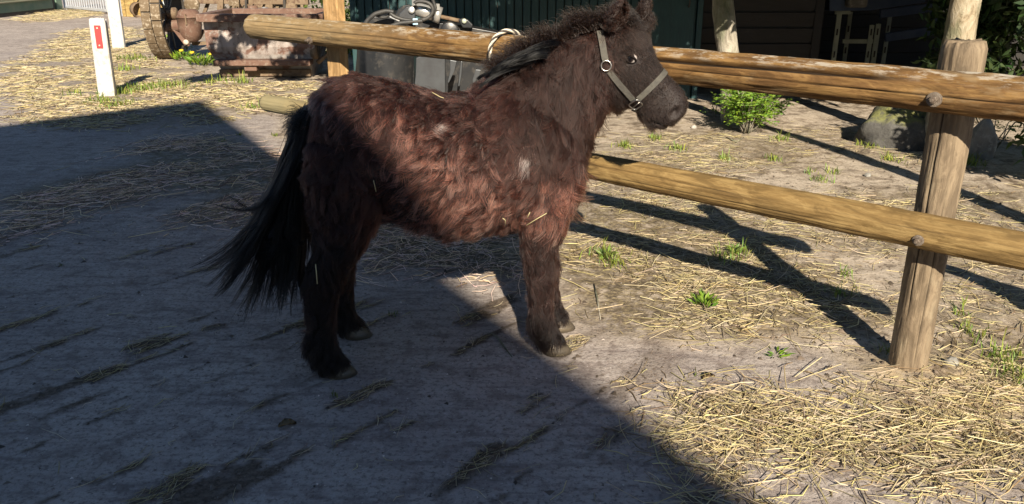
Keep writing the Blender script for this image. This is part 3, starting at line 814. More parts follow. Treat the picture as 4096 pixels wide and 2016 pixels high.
def wob(p, f, seed):
    return np.stack([np.sin(p[:, 0] * f + 2.1 * np.sin(p[:, 2] * f * .7 + seed) + seed), np.sin(p[:, 1] * f * 1.1 + seed * 2 + 1.7 * np.sin(p[:, 0] * f * .8)), np.sin(p[:, 2] * f * .9 + seed * 3 + 1.9 * np.sin(p[:, 1] * f + p[:, 0] * f * .6))], 1)
def seg_d(p, a, b):
    t_ = np.clip(((p - a) @ (b - a)) / ((b - a) @ (b - a)), .15, 1); return np.linalg.norm(p - a - t_[:, None] * (b - a), axis=1)
def field(p, no):
    """flow, length, lift, tint for roots p"""
    s, t, z = p.T; h, g, l = to_hd(p)
    head_w = sst(h, -.03, .04) * sst(s, .98, 1.05)
    neck_w = sst(s, .60, .72) * sst(z, .72, .88) * (1 - head_w)
    hind_w = (1 - sst(z, .50, .62)) * (s < .3); fore_w = (1 - sst(z, .50, .58)) * (s > .55)
    leg_w = np.clip(hind_w + fore_w, 0, 1)
    low_w = 1 - sst(z, .16, .30)
    fl = np.tile(np.array([-.72, 0, -.62]), (len(p), 1))
    fl += (1 - sst(s, .0, .25))[:, None] * np.array([.15, 0, -.5])
    fl += neck_w[:, None] * np.array([.35, 0, -.55])
    chest = sst(s, .72, .82) * (1 - sst(z, .75, .9)); fl += chest[:, None] * np.array([.75, 0, -.5])
    fl = fl * (1 - leg_w)[:, None] + leg_w[:, None] * np.array([-.18, 0, -1.0])
    fh = HH * 1.0 + HG[None] * (-.35 * sst(-g, .02, .12))[:, None]
    fh = fh * sst(h, .02, .10)[:, None] + (1 - sst(h, .02, .10))[:, None] * (HH * .4 - np.array([0, 0, .3]))
    fh = fh + (1.3 * sst(-g, .09, .14))[:, None] * np.array([0, 0, -1.0])
    fl = fl * (1 - head_w)[:, None] + head_w[:, None] * fh
    fl += wob(p, 19, 1.0) * .30 * (1 - .6 * head_w)[:, None] + wob(p, 47, 2.3) * .28 * (1 - .55 * head_w - .4 * leg_w)[:, None]
    fl -= no * (fl * no).sum(1, keepdims=True); fl = unit(fl)
    L = .060 + .012 * wob(p, 9, .4)[:, 0]
    L = L * (1 - .12 * sst(z, .98, 1.06)) + .014 * neck_w + .026 * chest
    L = L * (1 - leg_w) + leg_w * (.046 - .010 * low_w)
    fe = leg_w * (z < .20) * (z > .06) * sst(-no[:, 0], -.2, .5); L += fe * .030
    Lh = .034 - .020 * sst(h, .04, .16) - .0095 * sst(h, .24, .31)
    Lh += .040 * sst(-g, .10, .15) * (1 - sst(h, .19, .25)) + .034 * sst(-g, .09, .115) * sst(h, .25, .29) * (1 - sst(h, .34, .38))
    Lh += .010 * sst(g, .03, .06) * (1 - sst(h, .08, .14))
    L = L * (1 - head_w) + head_w * Lh
    muz = head_w * sst(h, .27, .31) * (1 - sst(-g, .095, .12)); L = L * (1 - muz) + muz * .0038
    ear_w = (np.minimum(seg_d(p, eb_, et_), seg_d(p, fb_, ft_)) < .050) * (h < .06) * 1.0
    L = L * (1 - ear_w) + ear_w * .016; fl = np.where(ear_w[:, None] > 0, unit(et_ - eb_)[None] + .4 * no, fl)
    lift = .62 + .20 * wob(p, 14, 3)[:, 1] - .12 * leg_w - .2 * sst(h, .15, .3) * head_w
    c = np.tile(np.array([.215, .074, .050]), (len(p), 1))
    red = .5 + .5 * wob(p, 8, 5)[:, 2]
    c = c * (.72 + .36 * red)[:, None]
    c = c * (1 - .75 * neck_w)[:, None] + (.75 * neck_w)[:, None] * np.array([.088, .045, .034])
    c = c * (1 - .8 * leg_w)[:, None] + (.8 * leg_w)[:, None] * np.array([.090, .042, .033])
    c = c * (1 - head_w)[:, None] + head_w[:, None] * np.array([.092, .054, .041])
    rump = (1 - sst(s, .02, .30)) * (1 - .8 * sst(z, .92, 1.06)); c = c * (1 - .45 * rump)[:, None] * (1 - .5 * hind_w * (s < .3))[:, None]  # shade put into the coat: rump and hind legs darkened, legs also naturally black
    blk = np.clip(leg_w * (1 - sst(z, .10, .26)), 0, 1)
    c = c * (1 - .75 * blk)[:, None] + (.75 * blk)[:, None] * np.array([.016, .012, .011])
    c = c * (1 - .3 * ear_w)[:, None] + (.3 * ear_w)[:, None] * np.array([.11, .045, .025])
    return fl, L, lift, c, head_w, leg_w
WHITE = [(hit_px(1785, 508)[0], .020), (hit_px(2108, 622)[0], .020), (hit_px(2104, 600)[0], .013)]
def make_coat(N=210000, K=7, NC=8200):
    cp, cn = sample(NC)
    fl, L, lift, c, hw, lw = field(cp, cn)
    gdir = unit(fl + .35 * rng.normal(0, 1, fl.shape)); gdir -= cn * (gdir * cn).sum(1, keepdims=True); gdir = unit(gdir)
    Lc = L * rng.uniform(.75, 1.35, NC); shade = rng.lognormal(0, .22, NC); liftc = lift * rng.uniform(.35, 1.7, NC)
    curl = rng.normal(0, .75, NC) * (1 - .7 * hw)
    kd = KDTree(NC)
    for i, p in enumerate(cp): kd.insert(Vector(p), i)
    kd.balance()
    p, no = sample(N)
    eye_d = np.linalg.norm(p - EYE, axis=1)
    ph_, pg_, pl_ = to_hd(p); hole = np.min([np.sqrt((ph_ - .380) ** 2 + ((pg_ + .022) / 1.5) ** 2 + ((pl_ - q_ * .05) / 2) ** 2) for q_ in (-1, 1)], axis=0)
    lipd = np.abs(pg_ + .082 + .45 * (.41 - ph_)); bare = (ph_ > .29) & (rng.random(N) < .45)
    kp = (eye_d > .0215) & (p[:, 2] > .045) & ~((hole < .016) & (ph_ > .3)) & ~((lipd < .006) & (ph_ > .30)) & ~bare
    p, no = p[kp], no[kp]; N = len(p)
    idx = np.array([kd.find(Vector(q))[1] for q in p])
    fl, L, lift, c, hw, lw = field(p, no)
    fl = unit(fl + .25 * rng.normal(0, 1, fl.shape)); fl -= no * (fl * no).sum(1, keepdims=True); fl = unit(fl)
    L = L * rng.uniform(.65, 1.2, N)
    ed = np.linalg.norm(p - EYE, axis=1); L *= .35 + .65 * sst(ed, .022, .045)
    if STRAPS:
        sp = np.vstack(STRAPS); ks = KDTree(len(sp))
        for i, q in enumerate(sp): ks.insert(Vector(q), i)
        ks.balance()
        near = np.array([ks.find(Vector(q))[2] if q[0] > .95 else 1.0 for q in p]); L *= .28 + .72 * sst(near, .018, .034)
    tt = np.linspace(0, 1, K)
    def path(p0, n0, f0, L0, lf, cu):
        side = np.cross(n0, f0); out = np.zeros((len(p0), K, 3))
        for k, t in enumerate(tt):
            a = lf * (t - .55 * t * t); b = (1 - .25 * lf) * (.35 * t + .65 * t * t)
            out[:, k] = p0 + L0[:, None] * (n0 * a[:, None] + f0 * b[:, None] + side * (cu * t * t * .6)[:, None] - np.array([0, 0, .16 * t * t])[None])
        return out
    own = path(p, no, fl, L, lift * rng.uniform(.7, 1.3, N), rng.normal(0, .12, N))
    G = path(cp, cn, gdir, Lc, liftc, curl)[idx]
    cf = (.88 - .40 * hw - .20 * lw)[:, None, None] * (tt ** 1.3)[None, :, None] * rng.uniform(.5, 1.0, N)[:, None, None]
    rnd = rng.normal(0, .0035, (N, 1, 3)) * tt[None, :, None]
    keepoff = (p - cp[idx])[:, None, :] * .22
    P_ = own * (1 - cf) + (G + keepoff) * cf + rnd
    P_[:, :, 2] = np.maximum(P_[:, :, 2], .004)
    rad = np.linspace(.00085, .00028, K)[None] * rng.uniform(.7, 1.3, N)[:, None] * (1 - .35 * hw)[:, None]
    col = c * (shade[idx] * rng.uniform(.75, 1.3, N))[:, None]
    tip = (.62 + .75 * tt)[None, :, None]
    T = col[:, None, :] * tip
    grey = (rng.random(N) < .10)
    T[grey] = T[grey] * 1.2 + np.array([.030, .024, .020]) * tt[None, :, None]
    for w_, r_ in WHITE:
        dd = np.linalg.norm((p - w_) * np.array([1, 1, .7]), axis=1) + rng.normal(0, .008, N)
        sel_ = (dd < r_) & (rng.random(N) < .85); T[sel_] = np.array([.50, .42, .36]) * tip[0][None]
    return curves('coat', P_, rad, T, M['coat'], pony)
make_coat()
# --- mane and forelock
def bez(a, b, c, d, K):
    t = np.linspace(0, 1, K)[None, :, None]
    return a[:, None] * (1 - t) ** 3 + b[:, None] * 3 * t * (1 - t) ** 2 + c[:, None] * 3 * t * t * (1 - t) + d[:, None] * t ** 3
def make_mane():
    crest = np.array([(.60, 1.085), (.66, 1.11), (.73, 1.155), (.82, 1.205), (.91, 1.24), (.985, 1.265), (1.04, 1.275)])
    N = 9000; u = rng.random(N) * (len(crest) - 1.001); i = u.astype(int); f = (u - i)[:, None]
    q = crest[i] * (1 - f) + crest[i + 1] * f
    p = np.stack([q[:, 0], rng.normal(0, .022, N) - .02 * sst(q[:, 0], .85, 1.0), q[:, 1] - .006], 1)
    hl = rng.uniform(.03, .10, N) * (.45 + 1.0 * vnoise(u * 7, u * 0, 4))
    lean = rng.normal(-.55, .5, N); fall = np.where(rng.random(N) < .55, 1, -1) * rng.uniform(.1, .9, N)
    up = np.stack([lean * .6, fall * .7, np.ones(N) * .9], 1); up = unit(up) * hl[:, None]
    a = p; b = p + up * .45; c = p + up * .9; d = c + np.stack([rng.normal(-.012, .012, N), fall * .02, -.4 * hl * np.abs(fall)], 1)
    P_ = bez(a, b, c, d, 7); tint = np.tile(np.array([.075, .045, .034]), (N, 7, 1)) * rng.uniform(.5, 1.9, N)[:, None, None]
    # long dark locks swept back over the withers
    N2 = 850; lock = rng.integers(0, 16, N2)
    r0 = rng.uniform(0, 1, 16); ls = rng.uniform(-.012, .02, (16, 3)); ll_ = rng.uniform(.75, 1.1, 16)
    st = np.stack([.70 + .12 * r0, -.055 + .02 * rng.normal(0, 1, 16), 1.125 + .085 * r0], 1)[lock] + rng.normal(0, .006, (N2, 3))
    en = np.stack([.505 + .10 * r0 ** .5 + 0 * r0, -.075 - .03 * rng.random(16), 1.075 + .045 * r0], 1)[lock] + 1.8 * ls[lock] + rng.normal(0, .003, (N2, 3))
    m1 = st + (en - st) * .3 + np.array([-.02, -.035, .025]); m2 = st + (en - st) * .7 + np.array([-.02, -.02, .012])
    P2 = bez(st, m1, m2, en, 7); T2 = np.tile(np.array([.007, .006, .006]), (N2, 7, 1)) * rng.uniform(.6, 1.8, N2)[:, None, None]
    P_ = np.concatenate([P_, P2]); tint = np.concatenate([tint, T2])
    rad = np.linspace(.0009, .0003, 7)[None] * rng.uniform(.7, 1.2, len(P_))[:, None]
    curves('mane', P_, rad, tint, M['long_hair'], pony)
    N = 3200; l = rng.uniform(-.05, .06, N); p = hd(0, 0)[None] + HH * rng.uniform(-.05, .05, N)[:, None] + HG * .062 + HL * l[:, None]
    d = unit(HH[None] * rng.uniform(-.2, .9, N)[:, None] + HG[None] * .7 + HL[None] * rng.normal(0, .5, N)[:, None] + np.array([0, 0, .35])) * rng.uniform(.035, .085, N)[:, None]
    P_ = bez(p, p + d * .4, p + d * .9, p + d + np.array([.006, 0, -.018]), 7)
    rad = np.linspace(.0008, .0003, 7)[None] * np.ones((N, 1))
    curves('forelock', P_, rad, np.tile(np.array([.085, .058, .046]), (N, 7, 1)) * rng.uniform(.5, 1.6, N)[:, None, None], M['long_hair'], pony)
make_mane()
def make_tail():
    NG = 64; K = 16; per = 70
    r = np.sort(rng.random(NG) ** .70); tx = -.10 - .45 * r ** 1.5
    tz = np.where(tx > -.36, .215 + .05 * rng.random(NG), .215 + (-.36 - tx) * 1.05) + rng.normal(0, .012, NG)
    short = rng.random(NG) < .30; tz[short] += rng.uniform(.06, .28, short.sum()); tx[short] *= .75
    a = np.stack([rng.uniform(-.088, -.062, NG), rng.uniform(-.05, .04, NG), rng.uniform(.90, .985, NG)], 1)
    b = a + np.stack([-.055 - .035 * rng.random(NG), rng.uniform(-.03, .02, NG), -.10 + .05 * rng.random(NG)], 1)
    tp = np.stack([tx, rng.uniform(-.13, .04, NG), tz], 1)
    c = np.stack([-.115 - .13 * r + .25 * (tx + .1) * .3, rng.uniform(-.10, .03, NG), .46 - .10 * (1 - r) + .06 * rng.random(NG)], 1)
    g = bez(a, b, c, tp, K)
    t = np.linspace(0, 1, K)
    ph = rng.uniform(0, 6.28, NG); am = rng.uniform(.008, .032, NG)
    g[:, :, 0] += (am[:, None] * np.sin(ph[:, None] + t[None] * 11) * t[None] ** 2); g[:, :, 2] += (am[:, None] * .6 * np.cos(ph[:, None] + t[None] * 9) * t[None] ** 2)
    idx = np.repeat(np.arange(NG), per); N = len(idx)
    off = rng.normal(0, .013, (N, 1, 3)); sp = (.55 + .55 * t - 1.0 * t ** 2.5).clip(.08)[None, :, None]
    P_ = g[idx] + off * sp + rng.normal(0, .018, (N, 1, 3)) * (t ** 2)[None, :, None] * (rng.random((N, 1, 1)) < .3)
    cut = rng.uniform(.70, 1.0, N)
    tk = cut[:, None] * t[None] * (K - 1); i0 = np.minimum(tk.astype(int), K - 2); fr = (tk - i0)[..., None]
    ar = np.arange(N)[:, None]; P_ = P_[ar, i0] * (1 - fr) + P_[ar, i0 + 1] * fr
    P_[:, :, 2] = np.maximum(P_[:, :, 2], .01)
    rad = (np.linspace(.0011, .00045, K)[None]) * rng.uniform(.7, 1.2, N)[:, None]
    T = np.tile(np.array([.015, .012, .012]), (N, K, 1)) * rng.uniform(.6, 1.7, N)[:, None, None]
    curves('tail', P_, rad, T, M['long_hair'], pony)
    # dock tuft
    N = 700; p = np.stack([rng.uniform(-.10, -.06, N), rng.uniform(-.04, .03, N), rng.uniform(.90, .97, N)], 1)
    d = unit(np.stack([-np.ones(N), rng.normal(0, .3, N), rng.normal(.15, .45, N)], 1)) * rng.uniform(.03, .085, N)[:, None]
    P_ = bez(p, p + d * .4, p + d * .8, p + d + np.array([-.004, 0, -.02]), 6)
    curves('dock_tuft', P_, np.linspace(.0009, .0003, 6)[None] * np.ones((N, 1)), np.tile(np.array([.016, .013, .012]), (N, 6, 1)), M['long_hair'], pony)
make_tail()
# --- straw stalks caught in the coat
def stuck(pts, label, rad=.0022, lift=.035, fork=None):
    P_ = []
    for x, y in pts:
        p, no = hit_px(x, y)
        if p is None: return
        p = p + no * lift; P_.append(PO + np.array([p[0] * _ca - p[1] * _sa, p[0] * _sa + p[1] * _ca, p[2]]))
    o = MB().tube(P_, rad * .75, 6).build('straw_stalk', M['straw'], None, True)
    set_tint(o.data, np.tile(np.array([[.8, .8, .75]]), (len(o.data.vertices), 1)))
    tag(o, label, 'straw', 'straw stalks stuck in the coat of the pony')
stuck([(1445, 292), (1490, 305), (1522, 290)], 'bent yellow straw stalk lying on the croup of the pony', .0026, .036)
stuck([(2120, 885), (2150, 862), (2180, 840)], 'long straw stalk slanting across the upper front leg of the pony', .002, .042)
stuck([(2122, 830), (2124, 855)], 'short upright straw stalk above the slanting one on the front leg', .002, .045)
stuck([(1992, 842), (2003, 850), (2003, 866)], 'small curled straw stalk low on the flank behind the front leg', .002, .045)
stuck([(1502, 705), (1506, 745)], 'pale straw stalk on the shaded thigh of the pony', .0018, .045)
stuck([(1286, 1050), (1284, 1085), (1281, 1122)], 'straw stalk hanging on the shaded hind leg of the pony', .0026, .035)
stuck([(1718, 410), (1750, 425), (1765, 430)], 'thin straw stalk on the middle of the back of the pony', .0018, .045)
stuck([(2418, 118), (2405, 98), (2400, 80)], 'pale straw bit sticking up behind the near ear of the pony', .003, .03)

# ================================================================== FENCE
FD = np.array([-.744, .669, 0.0]); FN = np.array([.669, .744, 0.0])
FB = gnd(3625, 1480)
fence = thing('wooden_fence', 'round log fence of two rails bolted to posts beside the pony', 'fence', tuple(FB))
def frame_obj(o, p, xa, up=(0, 0, 1)):
    xa = nrm(xa); ya = nrm(np.cross(up, xa)); za = np.cross(xa, ya)
    m = Matrix.Identity(4)
    for r_ in range(3):
        m[r_][0], m[r_][1], m[r_][2], m[r_][3] = xa[r_], ya[r_], za[r_], p[r_]
    o.matrix_local = m
def log_mesh(name, L, r0, r1, m, parent, origin, xa, cracks=(), seed=0, rough=.004, bow=.0, up=(0, 0, 1), ragged=0.0, nu=110, nl=None):
    nl = nl or int(L / .022); xs_ = np.linspace(0, L, nl); th = np.linspace(0, 2 * math.pi, nu, endpoint=False)
    XX, TT = np.meshgrid(xs_, th, indexing='ij')
    rr = r0 + (r1 - r0) * XX / L; ck = np.zeros(XX.shape)
    rr = rr * (1 + .05 * (fbm(XX * 1.3 + seed, np.sin(TT) * .8 + 3, seed, 3) - .5)) + rough * (fbm(XX * 7 + seed * 3, TT * 5, seed + 4, 3) - .5) * 2
    rr += .0018 * (fbm(XX * 2.5, TT * 24 / (2 * math.pi) * 2, seed + 8, 2) - .5) * 2
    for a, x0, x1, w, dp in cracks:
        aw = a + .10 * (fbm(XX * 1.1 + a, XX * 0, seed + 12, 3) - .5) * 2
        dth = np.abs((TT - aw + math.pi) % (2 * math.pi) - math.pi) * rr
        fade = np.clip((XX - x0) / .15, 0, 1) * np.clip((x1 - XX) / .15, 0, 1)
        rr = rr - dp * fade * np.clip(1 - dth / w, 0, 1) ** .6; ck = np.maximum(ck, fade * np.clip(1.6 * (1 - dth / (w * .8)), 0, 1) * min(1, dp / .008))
    ed = np.minimum(XX, L - XX); rr = rr * (1 - .12 * np.clip(1 - ed / .02, 0, 1) ** 2)
    XX = XX + ragged * (XX > L - .001) * (fbm(np.cos(TT) * 4, np.sin(TT) * 4, seed + 20) - .5) * 2
    V_ = np.stack([XX, rr * np.cos(TT) + bow * np.sin(math.pi * XX / L), rr * np.sin(TT)], -1).reshape(-1, 3)
    i_, j_ = np.meshgrid(np.arange(nl - 1), np.arange(nu), indexing='ij'); j2 = (j_ + 1) % nu
    Q_ = np.stack([i_ * nu + j_, i_ * nu + j2, (i_ + 1) * nu + j2, (i_ + 1) * nu + j_], -1).reshape(-1, 4)
    c0, c1 = len(V_), len(V_) + 1
    V_ = np.vstack([V_, [(0, 0, 0), (L, 0, 0)]])
    capq = [(c0, (j + 1) % nu, j, j) for j in range(nu)]
    me = bpy.data.meshes.new(name)
    fs = Q_.tolist() + [[c0, (j + 1) % nu, j] for j in range(nu)] + [[c1, (nl - 1) * nu + j, (nl - 1) * nu + (j + 1) % nu] for j in range(nu)]
    me.from_pydata(V_.tolist(), [], fs)
    fix_normals(me)
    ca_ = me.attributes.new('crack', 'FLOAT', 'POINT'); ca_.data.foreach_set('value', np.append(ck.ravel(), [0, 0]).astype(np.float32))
    o = link(name, me, m, parent, True)
    frame_obj(o, origin, xa, up)
    return o
RP = FB - FN * .135                                 # plane of the rails, on the near side of the posts
uL, uR = on_plane(1010, 105, RP, FN), on_plane(4096, 398, RP, FN)
lL, lR = on_plane(1062, 410, RP, FN), on_plane(4096, 1005, RP, FN)
uE = uR + nrm(uR - uL) * .34; lE = lR + nrm(lR - lL) * .20
Lu, Ll = np.linalg.norm(uE - uL), np.linalg.norm(lE - lL)
# angle 0 = local +Y (away from the camera), pi/2 = up, pi = towards the camera
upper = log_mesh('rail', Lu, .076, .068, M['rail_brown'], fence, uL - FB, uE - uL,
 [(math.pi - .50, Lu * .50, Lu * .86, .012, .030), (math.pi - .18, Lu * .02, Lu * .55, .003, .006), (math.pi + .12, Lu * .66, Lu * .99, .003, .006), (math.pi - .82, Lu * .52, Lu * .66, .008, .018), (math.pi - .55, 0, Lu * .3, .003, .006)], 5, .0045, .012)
upper['label'] = 'weathered brown upper rail with long cracks'
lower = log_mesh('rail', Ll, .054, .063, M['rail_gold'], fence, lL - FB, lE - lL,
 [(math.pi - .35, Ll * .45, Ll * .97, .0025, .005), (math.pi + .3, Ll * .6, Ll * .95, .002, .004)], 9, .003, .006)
lower['label'] = 'paler golden lower rail'
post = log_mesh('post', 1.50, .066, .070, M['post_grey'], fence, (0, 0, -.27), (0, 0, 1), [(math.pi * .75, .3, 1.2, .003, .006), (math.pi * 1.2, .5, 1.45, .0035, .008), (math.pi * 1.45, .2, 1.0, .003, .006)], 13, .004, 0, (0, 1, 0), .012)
post['label'] = 'round grey post at the right'
lp = FB + FD * 3.47
tp_ = MB(); tp_.box((0, 0, 0), (2.3, .062, .135)); tpo = tp_.build('post', M['timber'], fence, False, .006); frame_obj(tpo, lp - FB + np.array([0, 0, 1.1]), (0, 0, 1), FD)
tpo['label'] = 'tall square sawn post at the far end'
def bolt(px, rail_r, big=1.0):
    p = on_plane(px[0], px[1], RP, FN) - FN * (rail_r - .006)
    b = MB().lathe(p + FN * .0, -FN, [(-.004, .024 * big), (.007, .024 * big), (.008, .018 * big)], 24).build('bolt', M['rust_bolt'], fence, False)
    b.location = -FB
    MB().lathe(p, -FN, [(.007, .0135 * big), (.022, .0135 * big), (.024, .011 * big)], 6).build('nut', M['rust_bolt'], b)
    MB().lathe(p, -FN, [(.02, .0065 * big), (.034, .0062 * big), (.035, .005 * big)], 12).build('thread_end', M['rust_bolt'], b)
bolt((3762, 388), .069, 1.0); bolt((3695, 945), .062, .8); bolt((1277, 158), .072, .9)
# rope slung over the upper rail
def rope():
    c = on_plane(2030, 200, RP, FN); ax = nrm(uE - uL); tpar = (c - uL) @ ax; c = uL + ax * tpar
    upv = np.array([0, 0, 1.]); sd = -FN
    path = []
    for a in np.linspace(R(-150), R(118), 46):
        path.append(c + (math.cos(a) * upv + math.sin(a) * sd) * .092 + ax * (.030 * math.sin(a * 1.0 + .3) * -1 + .012 * math.cos(a)))
    e = path[-1]; tail_ = on_plane(2040, 272, RP - FN * .02, FN)
    for t in np.linspace(.2, 1, 6): path.append(e + (tail_ - e) * t)
    path = np.array(path)
    r_ = thing('tether_rope', 'black and white tether rope looped over the upper rail behind the neck', 'rope', tuple(c))
    T = np.gradient(path, axis=0); T /= np.linalg.norm(T, axis=1)[:, None]
    s = np.concatenate([[0], np.cumsum(np.linalg.norm(np.diff(path, axis=0), axis=1))])
    n1 = np.cross(T, ax); n1 /= np.linalg.norm(n1, axis=1)[:, None]; n2 = np.cross(T, n1)
    for k in range(4):
        ph = k * math.pi / 2 + s / .011
        ph = k * math.pi / 2 + s * 60
        pts = path + .0052 * (np.cos(ph)[:, None] * n1 + np.sin(ph)[:, None] * n2)
        fine = np.linspace(0, len(pts) - 1, 160); pts = np.stack([np.interp(fine, np.arange(len(pts)), pts[:, i]) for i in range(3)], 1)
        MB().tube(pts, .0058, 6).build('strand', M['rope_dark'] if k % 2 else M['rope_pale'], r_, True).location = -c
rope()
# low pole added out of view to throw the slanting shadow band
rl = thing('shadow_pole', 'added low pole on short posts out of sight to the right that throws a slanting shadow', 'rail', (2.40, 2.80, 0))
log_mesh('pole', 2.2, .05, .055, M['rail_gold'], rl, (-.08, .20, .52), (.47, -.88, 0), (), 21, nu=24)
for k in (.15, 1.9): log_mesh('post', .75, .05, .05, M['post_grey'], rl, (-.08 + .47 * k, .20 - .88 * k, -.23), (0, 0, 1), (), 22 + int(k), nu=24, up=(0, 1, 0))

# ================================================================== TREES, ROCKS
def leaf_cloud(centers, n, size, mat_, name, parent, loc, tint=(.6, 1.4), squash=.8):
    """n pointed folded leaves spread round clump centres (k,4: x,y,z,r)"""
    centers = np.asarray(centers, float); i = rng.integers(0, len(centers), n)
    d = unit(rng.normal(0, 1, (n, 3))) * (rng.random(n) ** .45)[:, None]; d[:, 2] *= squash
    p = centers[i, :3] + d * centers[i, 3:4]
    return leaf_mesh(p, unit(rng.normal(0, 1, (n, 3)) + np.array([0, 0, -.25])), rng.uniform(*size, n), mat_, name, parent, loc, tint)
def leaf_mesh(p, ax, sz, mat_, name, parent, loc, tint=(.6, 1.4), wid=.42):
    n = len(p); nr = unit(rng.normal(0, .7, (n, 3)) + np.array([0, 0, .9])); sd = unit(np.cross(ax, nr)); nr = np.cross(sd, ax)
    s = sz[:, None]
    V_ = np.stack([p, p + ax * s * .45 + sd * s * wid * .5 + nr * s * .10, p + ax * s, p + ax * s * .45 - sd * s * wid * .5 + nr * s * .10, p + ax * s * .5], 1).reshape(-1, 3)
    b = np.arange(n)[:, None] * 5
    Fq = np.concatenate([b + np.array([[0, 1, 4]]), b + np.array([[1, 2, 4]]), b + np.array([[0, 4, 3]]), b + np.array([[4, 2, 3]])])
    o = fast_mesh(name, V_ - np.asarray(loc), Fq, mat_, parent)
    t = rng.uniform(*tint, n)[:, None] * np.stack([rng.uniform(.8, 1.25, n), np.ones(n), rng.uniform(.6, 1.3, n)], 1)
    set_tint(o.data, np.repeat(t, 5, 0)); return o
def trunk_mesh(pts, rad, m, parent, loc, name='trunk', seed=0, lump=.10):
    pts = np.asarray(pts, float); K = 40; u = np.linspace(0, len(pts) - 1, K)
    P_ = np.stack([np.interp(u, np.arange(len(pts)), pts[:, i]) for i in range(3)], 1); rd = np.interp(u, np.arange(len(pts)), rad)
    for _ in range(3): P_[1:-1] = (P_[:-2] + 2 * P_[1:-1] + P_[2:]) / 4
    n = 28; th = np.linspace(0, 2 * math.pi, n, endpoint=False); rings = []
    for k in range(K):
        w = 1 + lump * 2 * (fbm(np.cos(th) * 1.2 + seed, np.sin(th) * 1.2 + u[k] * 1.7, seed, 3) - .5) + lump * (fbm(np.cos(th) * 4 + seed, np.sin(th) * 4 + u[k] * 9, seed + 5, 2) - .5)
        rings.append([P_[k] + rd[k] * w[j] * np.array([math.cos(th[j]), math.sin(th[j]), 0]) - np.asarray(loc) for j in range(n)])
    return MB().loft(rings).build(name, m, parent, True)
def tree(name, label, base, path, rad, m, crown, nleaf, lsize, seed, nclump=70, leaf='leaf', shade_clumps=()):
    base = np.asarray(base, float); t = thing(name, label, 'tree', tuple(base))
    trunk_mesh(path, rad, m, t, base, 'trunk', seed)
    top = np.asarray(path[-1], float); cc, cr = np.asarray(crown[0], float), np.asarray(crown[1], float)
    cl = []
    for k in range(nclump):
        d = unit(rng.normal(0, 1, 3)) * rng.random() ** .5
        cl.append((*(cc + d * cr), rng.uniform(.28, .62)))
    cl += list(shade_clumps)
    # crown shaped so the sun lights the grab: leaf clumps in its way are dropped
    cl = [c_ for c_ in cl if not (-1.9 < c_[0] < .0 and c_[1] < 7.9 and abs(c_[2] - (.95 + (7.7 - c_[1]) * .56)) < .30 + c_[3])]
    nclump = len(cl)
    for k in range(9):
        e = np.array(cl[k * (nclump // 9)][:3]); st = np.asarray(path[-2], float) * (1 - k / 12) + top * (k / 12)
        mid = st * .45 + e * .55 + np.array([0, 0, .35])
        MB().tube([st - base, mid * .5 + st * .5 - base + np.array([0, 0, .12]), mid - base, e - base], [.05, .036, .024, .010], 8).build('limb', m, t, True)
    leaf_cloud(cl, nleaf, lsize, M[leaf], 'crown', t, base)
    return t
ta = gnd(2950, 492)
tree('young_tree', 'slim grey barked tree in front of the dark board wall', ta, [ta + np.array([.02, 0, -.1]), at(2942, 440, ta[1]), at(2928, 330, ta[1]), at(2908, 180, ta[1]), at(2895, 60, ta[1]), at(2888, -60, ta[1]), at(2880, -250, ta[1]), at(2870, -500, ta[1])],
 [.17, .135, .10, .098, .098, .092, .08, .05], M['bark'], ((1.2, 7.1, 3.25), (3.6, 1.8, 1.8)), 42000, (.10, .19), 3, 150, shade_clumps=[(1.7 + .33 * k, 6.35 + .1 * (k % 3), 1.75 + .12 * (k % 2), .32) for k in range(7)] + [(-3.5 + .27 * k, 7.2 + .2 * (k % 3), 2.0 + .22 * (k % 4), .20) for k in range(9)] + [(1.0 + .22 * k, 7.0 + .12 * (k % 3), 1.85 + .16 * (k % 4), .36) for k in range(8)])  # leaf clumps added out of view to dapple the trunk, bucket and shed
tb = gnd(3768, 600)
tree('tree', 'pale rough barked tree right behind the round fence post', tb, [tb + np.array([0, 0, -.1]), at(3775, 480, tb[1]), at(3815, 300, tb[1]), at(3838, 150, tb[1]), at(3862, 0, tb[1]), at(3880, -150, tb[1]), at(3890, -500, tb[1])],
 [.19, .15, .125, .112, .110, .10, .06], M['bark_pale'], ((4.8, 6.9, 3.3), (2.8, 1.6, 1.8)), 30000, (.11, .20), 8, 120, shade_clumps=[(4.6 + .35 * k, 6.2 + .15 * (k % 3), 1.9 + .2 * (k % 2), .4) for k in range(9)])  # more clumps added above the frame to shade the rear shed wall
tcb = np.array([3.30, 3.55, 0])
tree('bent_tree', 'bent tree out of sight to the right that throws the curved shadow', tcb, [tcb + np.array([0, 0, -.1]), (3.27, 3.55, .5), (3.22, 3.6, 1.1), (3.05, 3.65, 1.7), (2.85, 3.7, 2.3), (2.9, 3.8, 3.2)],
 [.10, .085, .08, .075, .07, .04], M['bark'], ((4.2, 4.3, 4.6), (1.8, 1.3, 1.2)), 7000, (.06, .11), 12, 30)
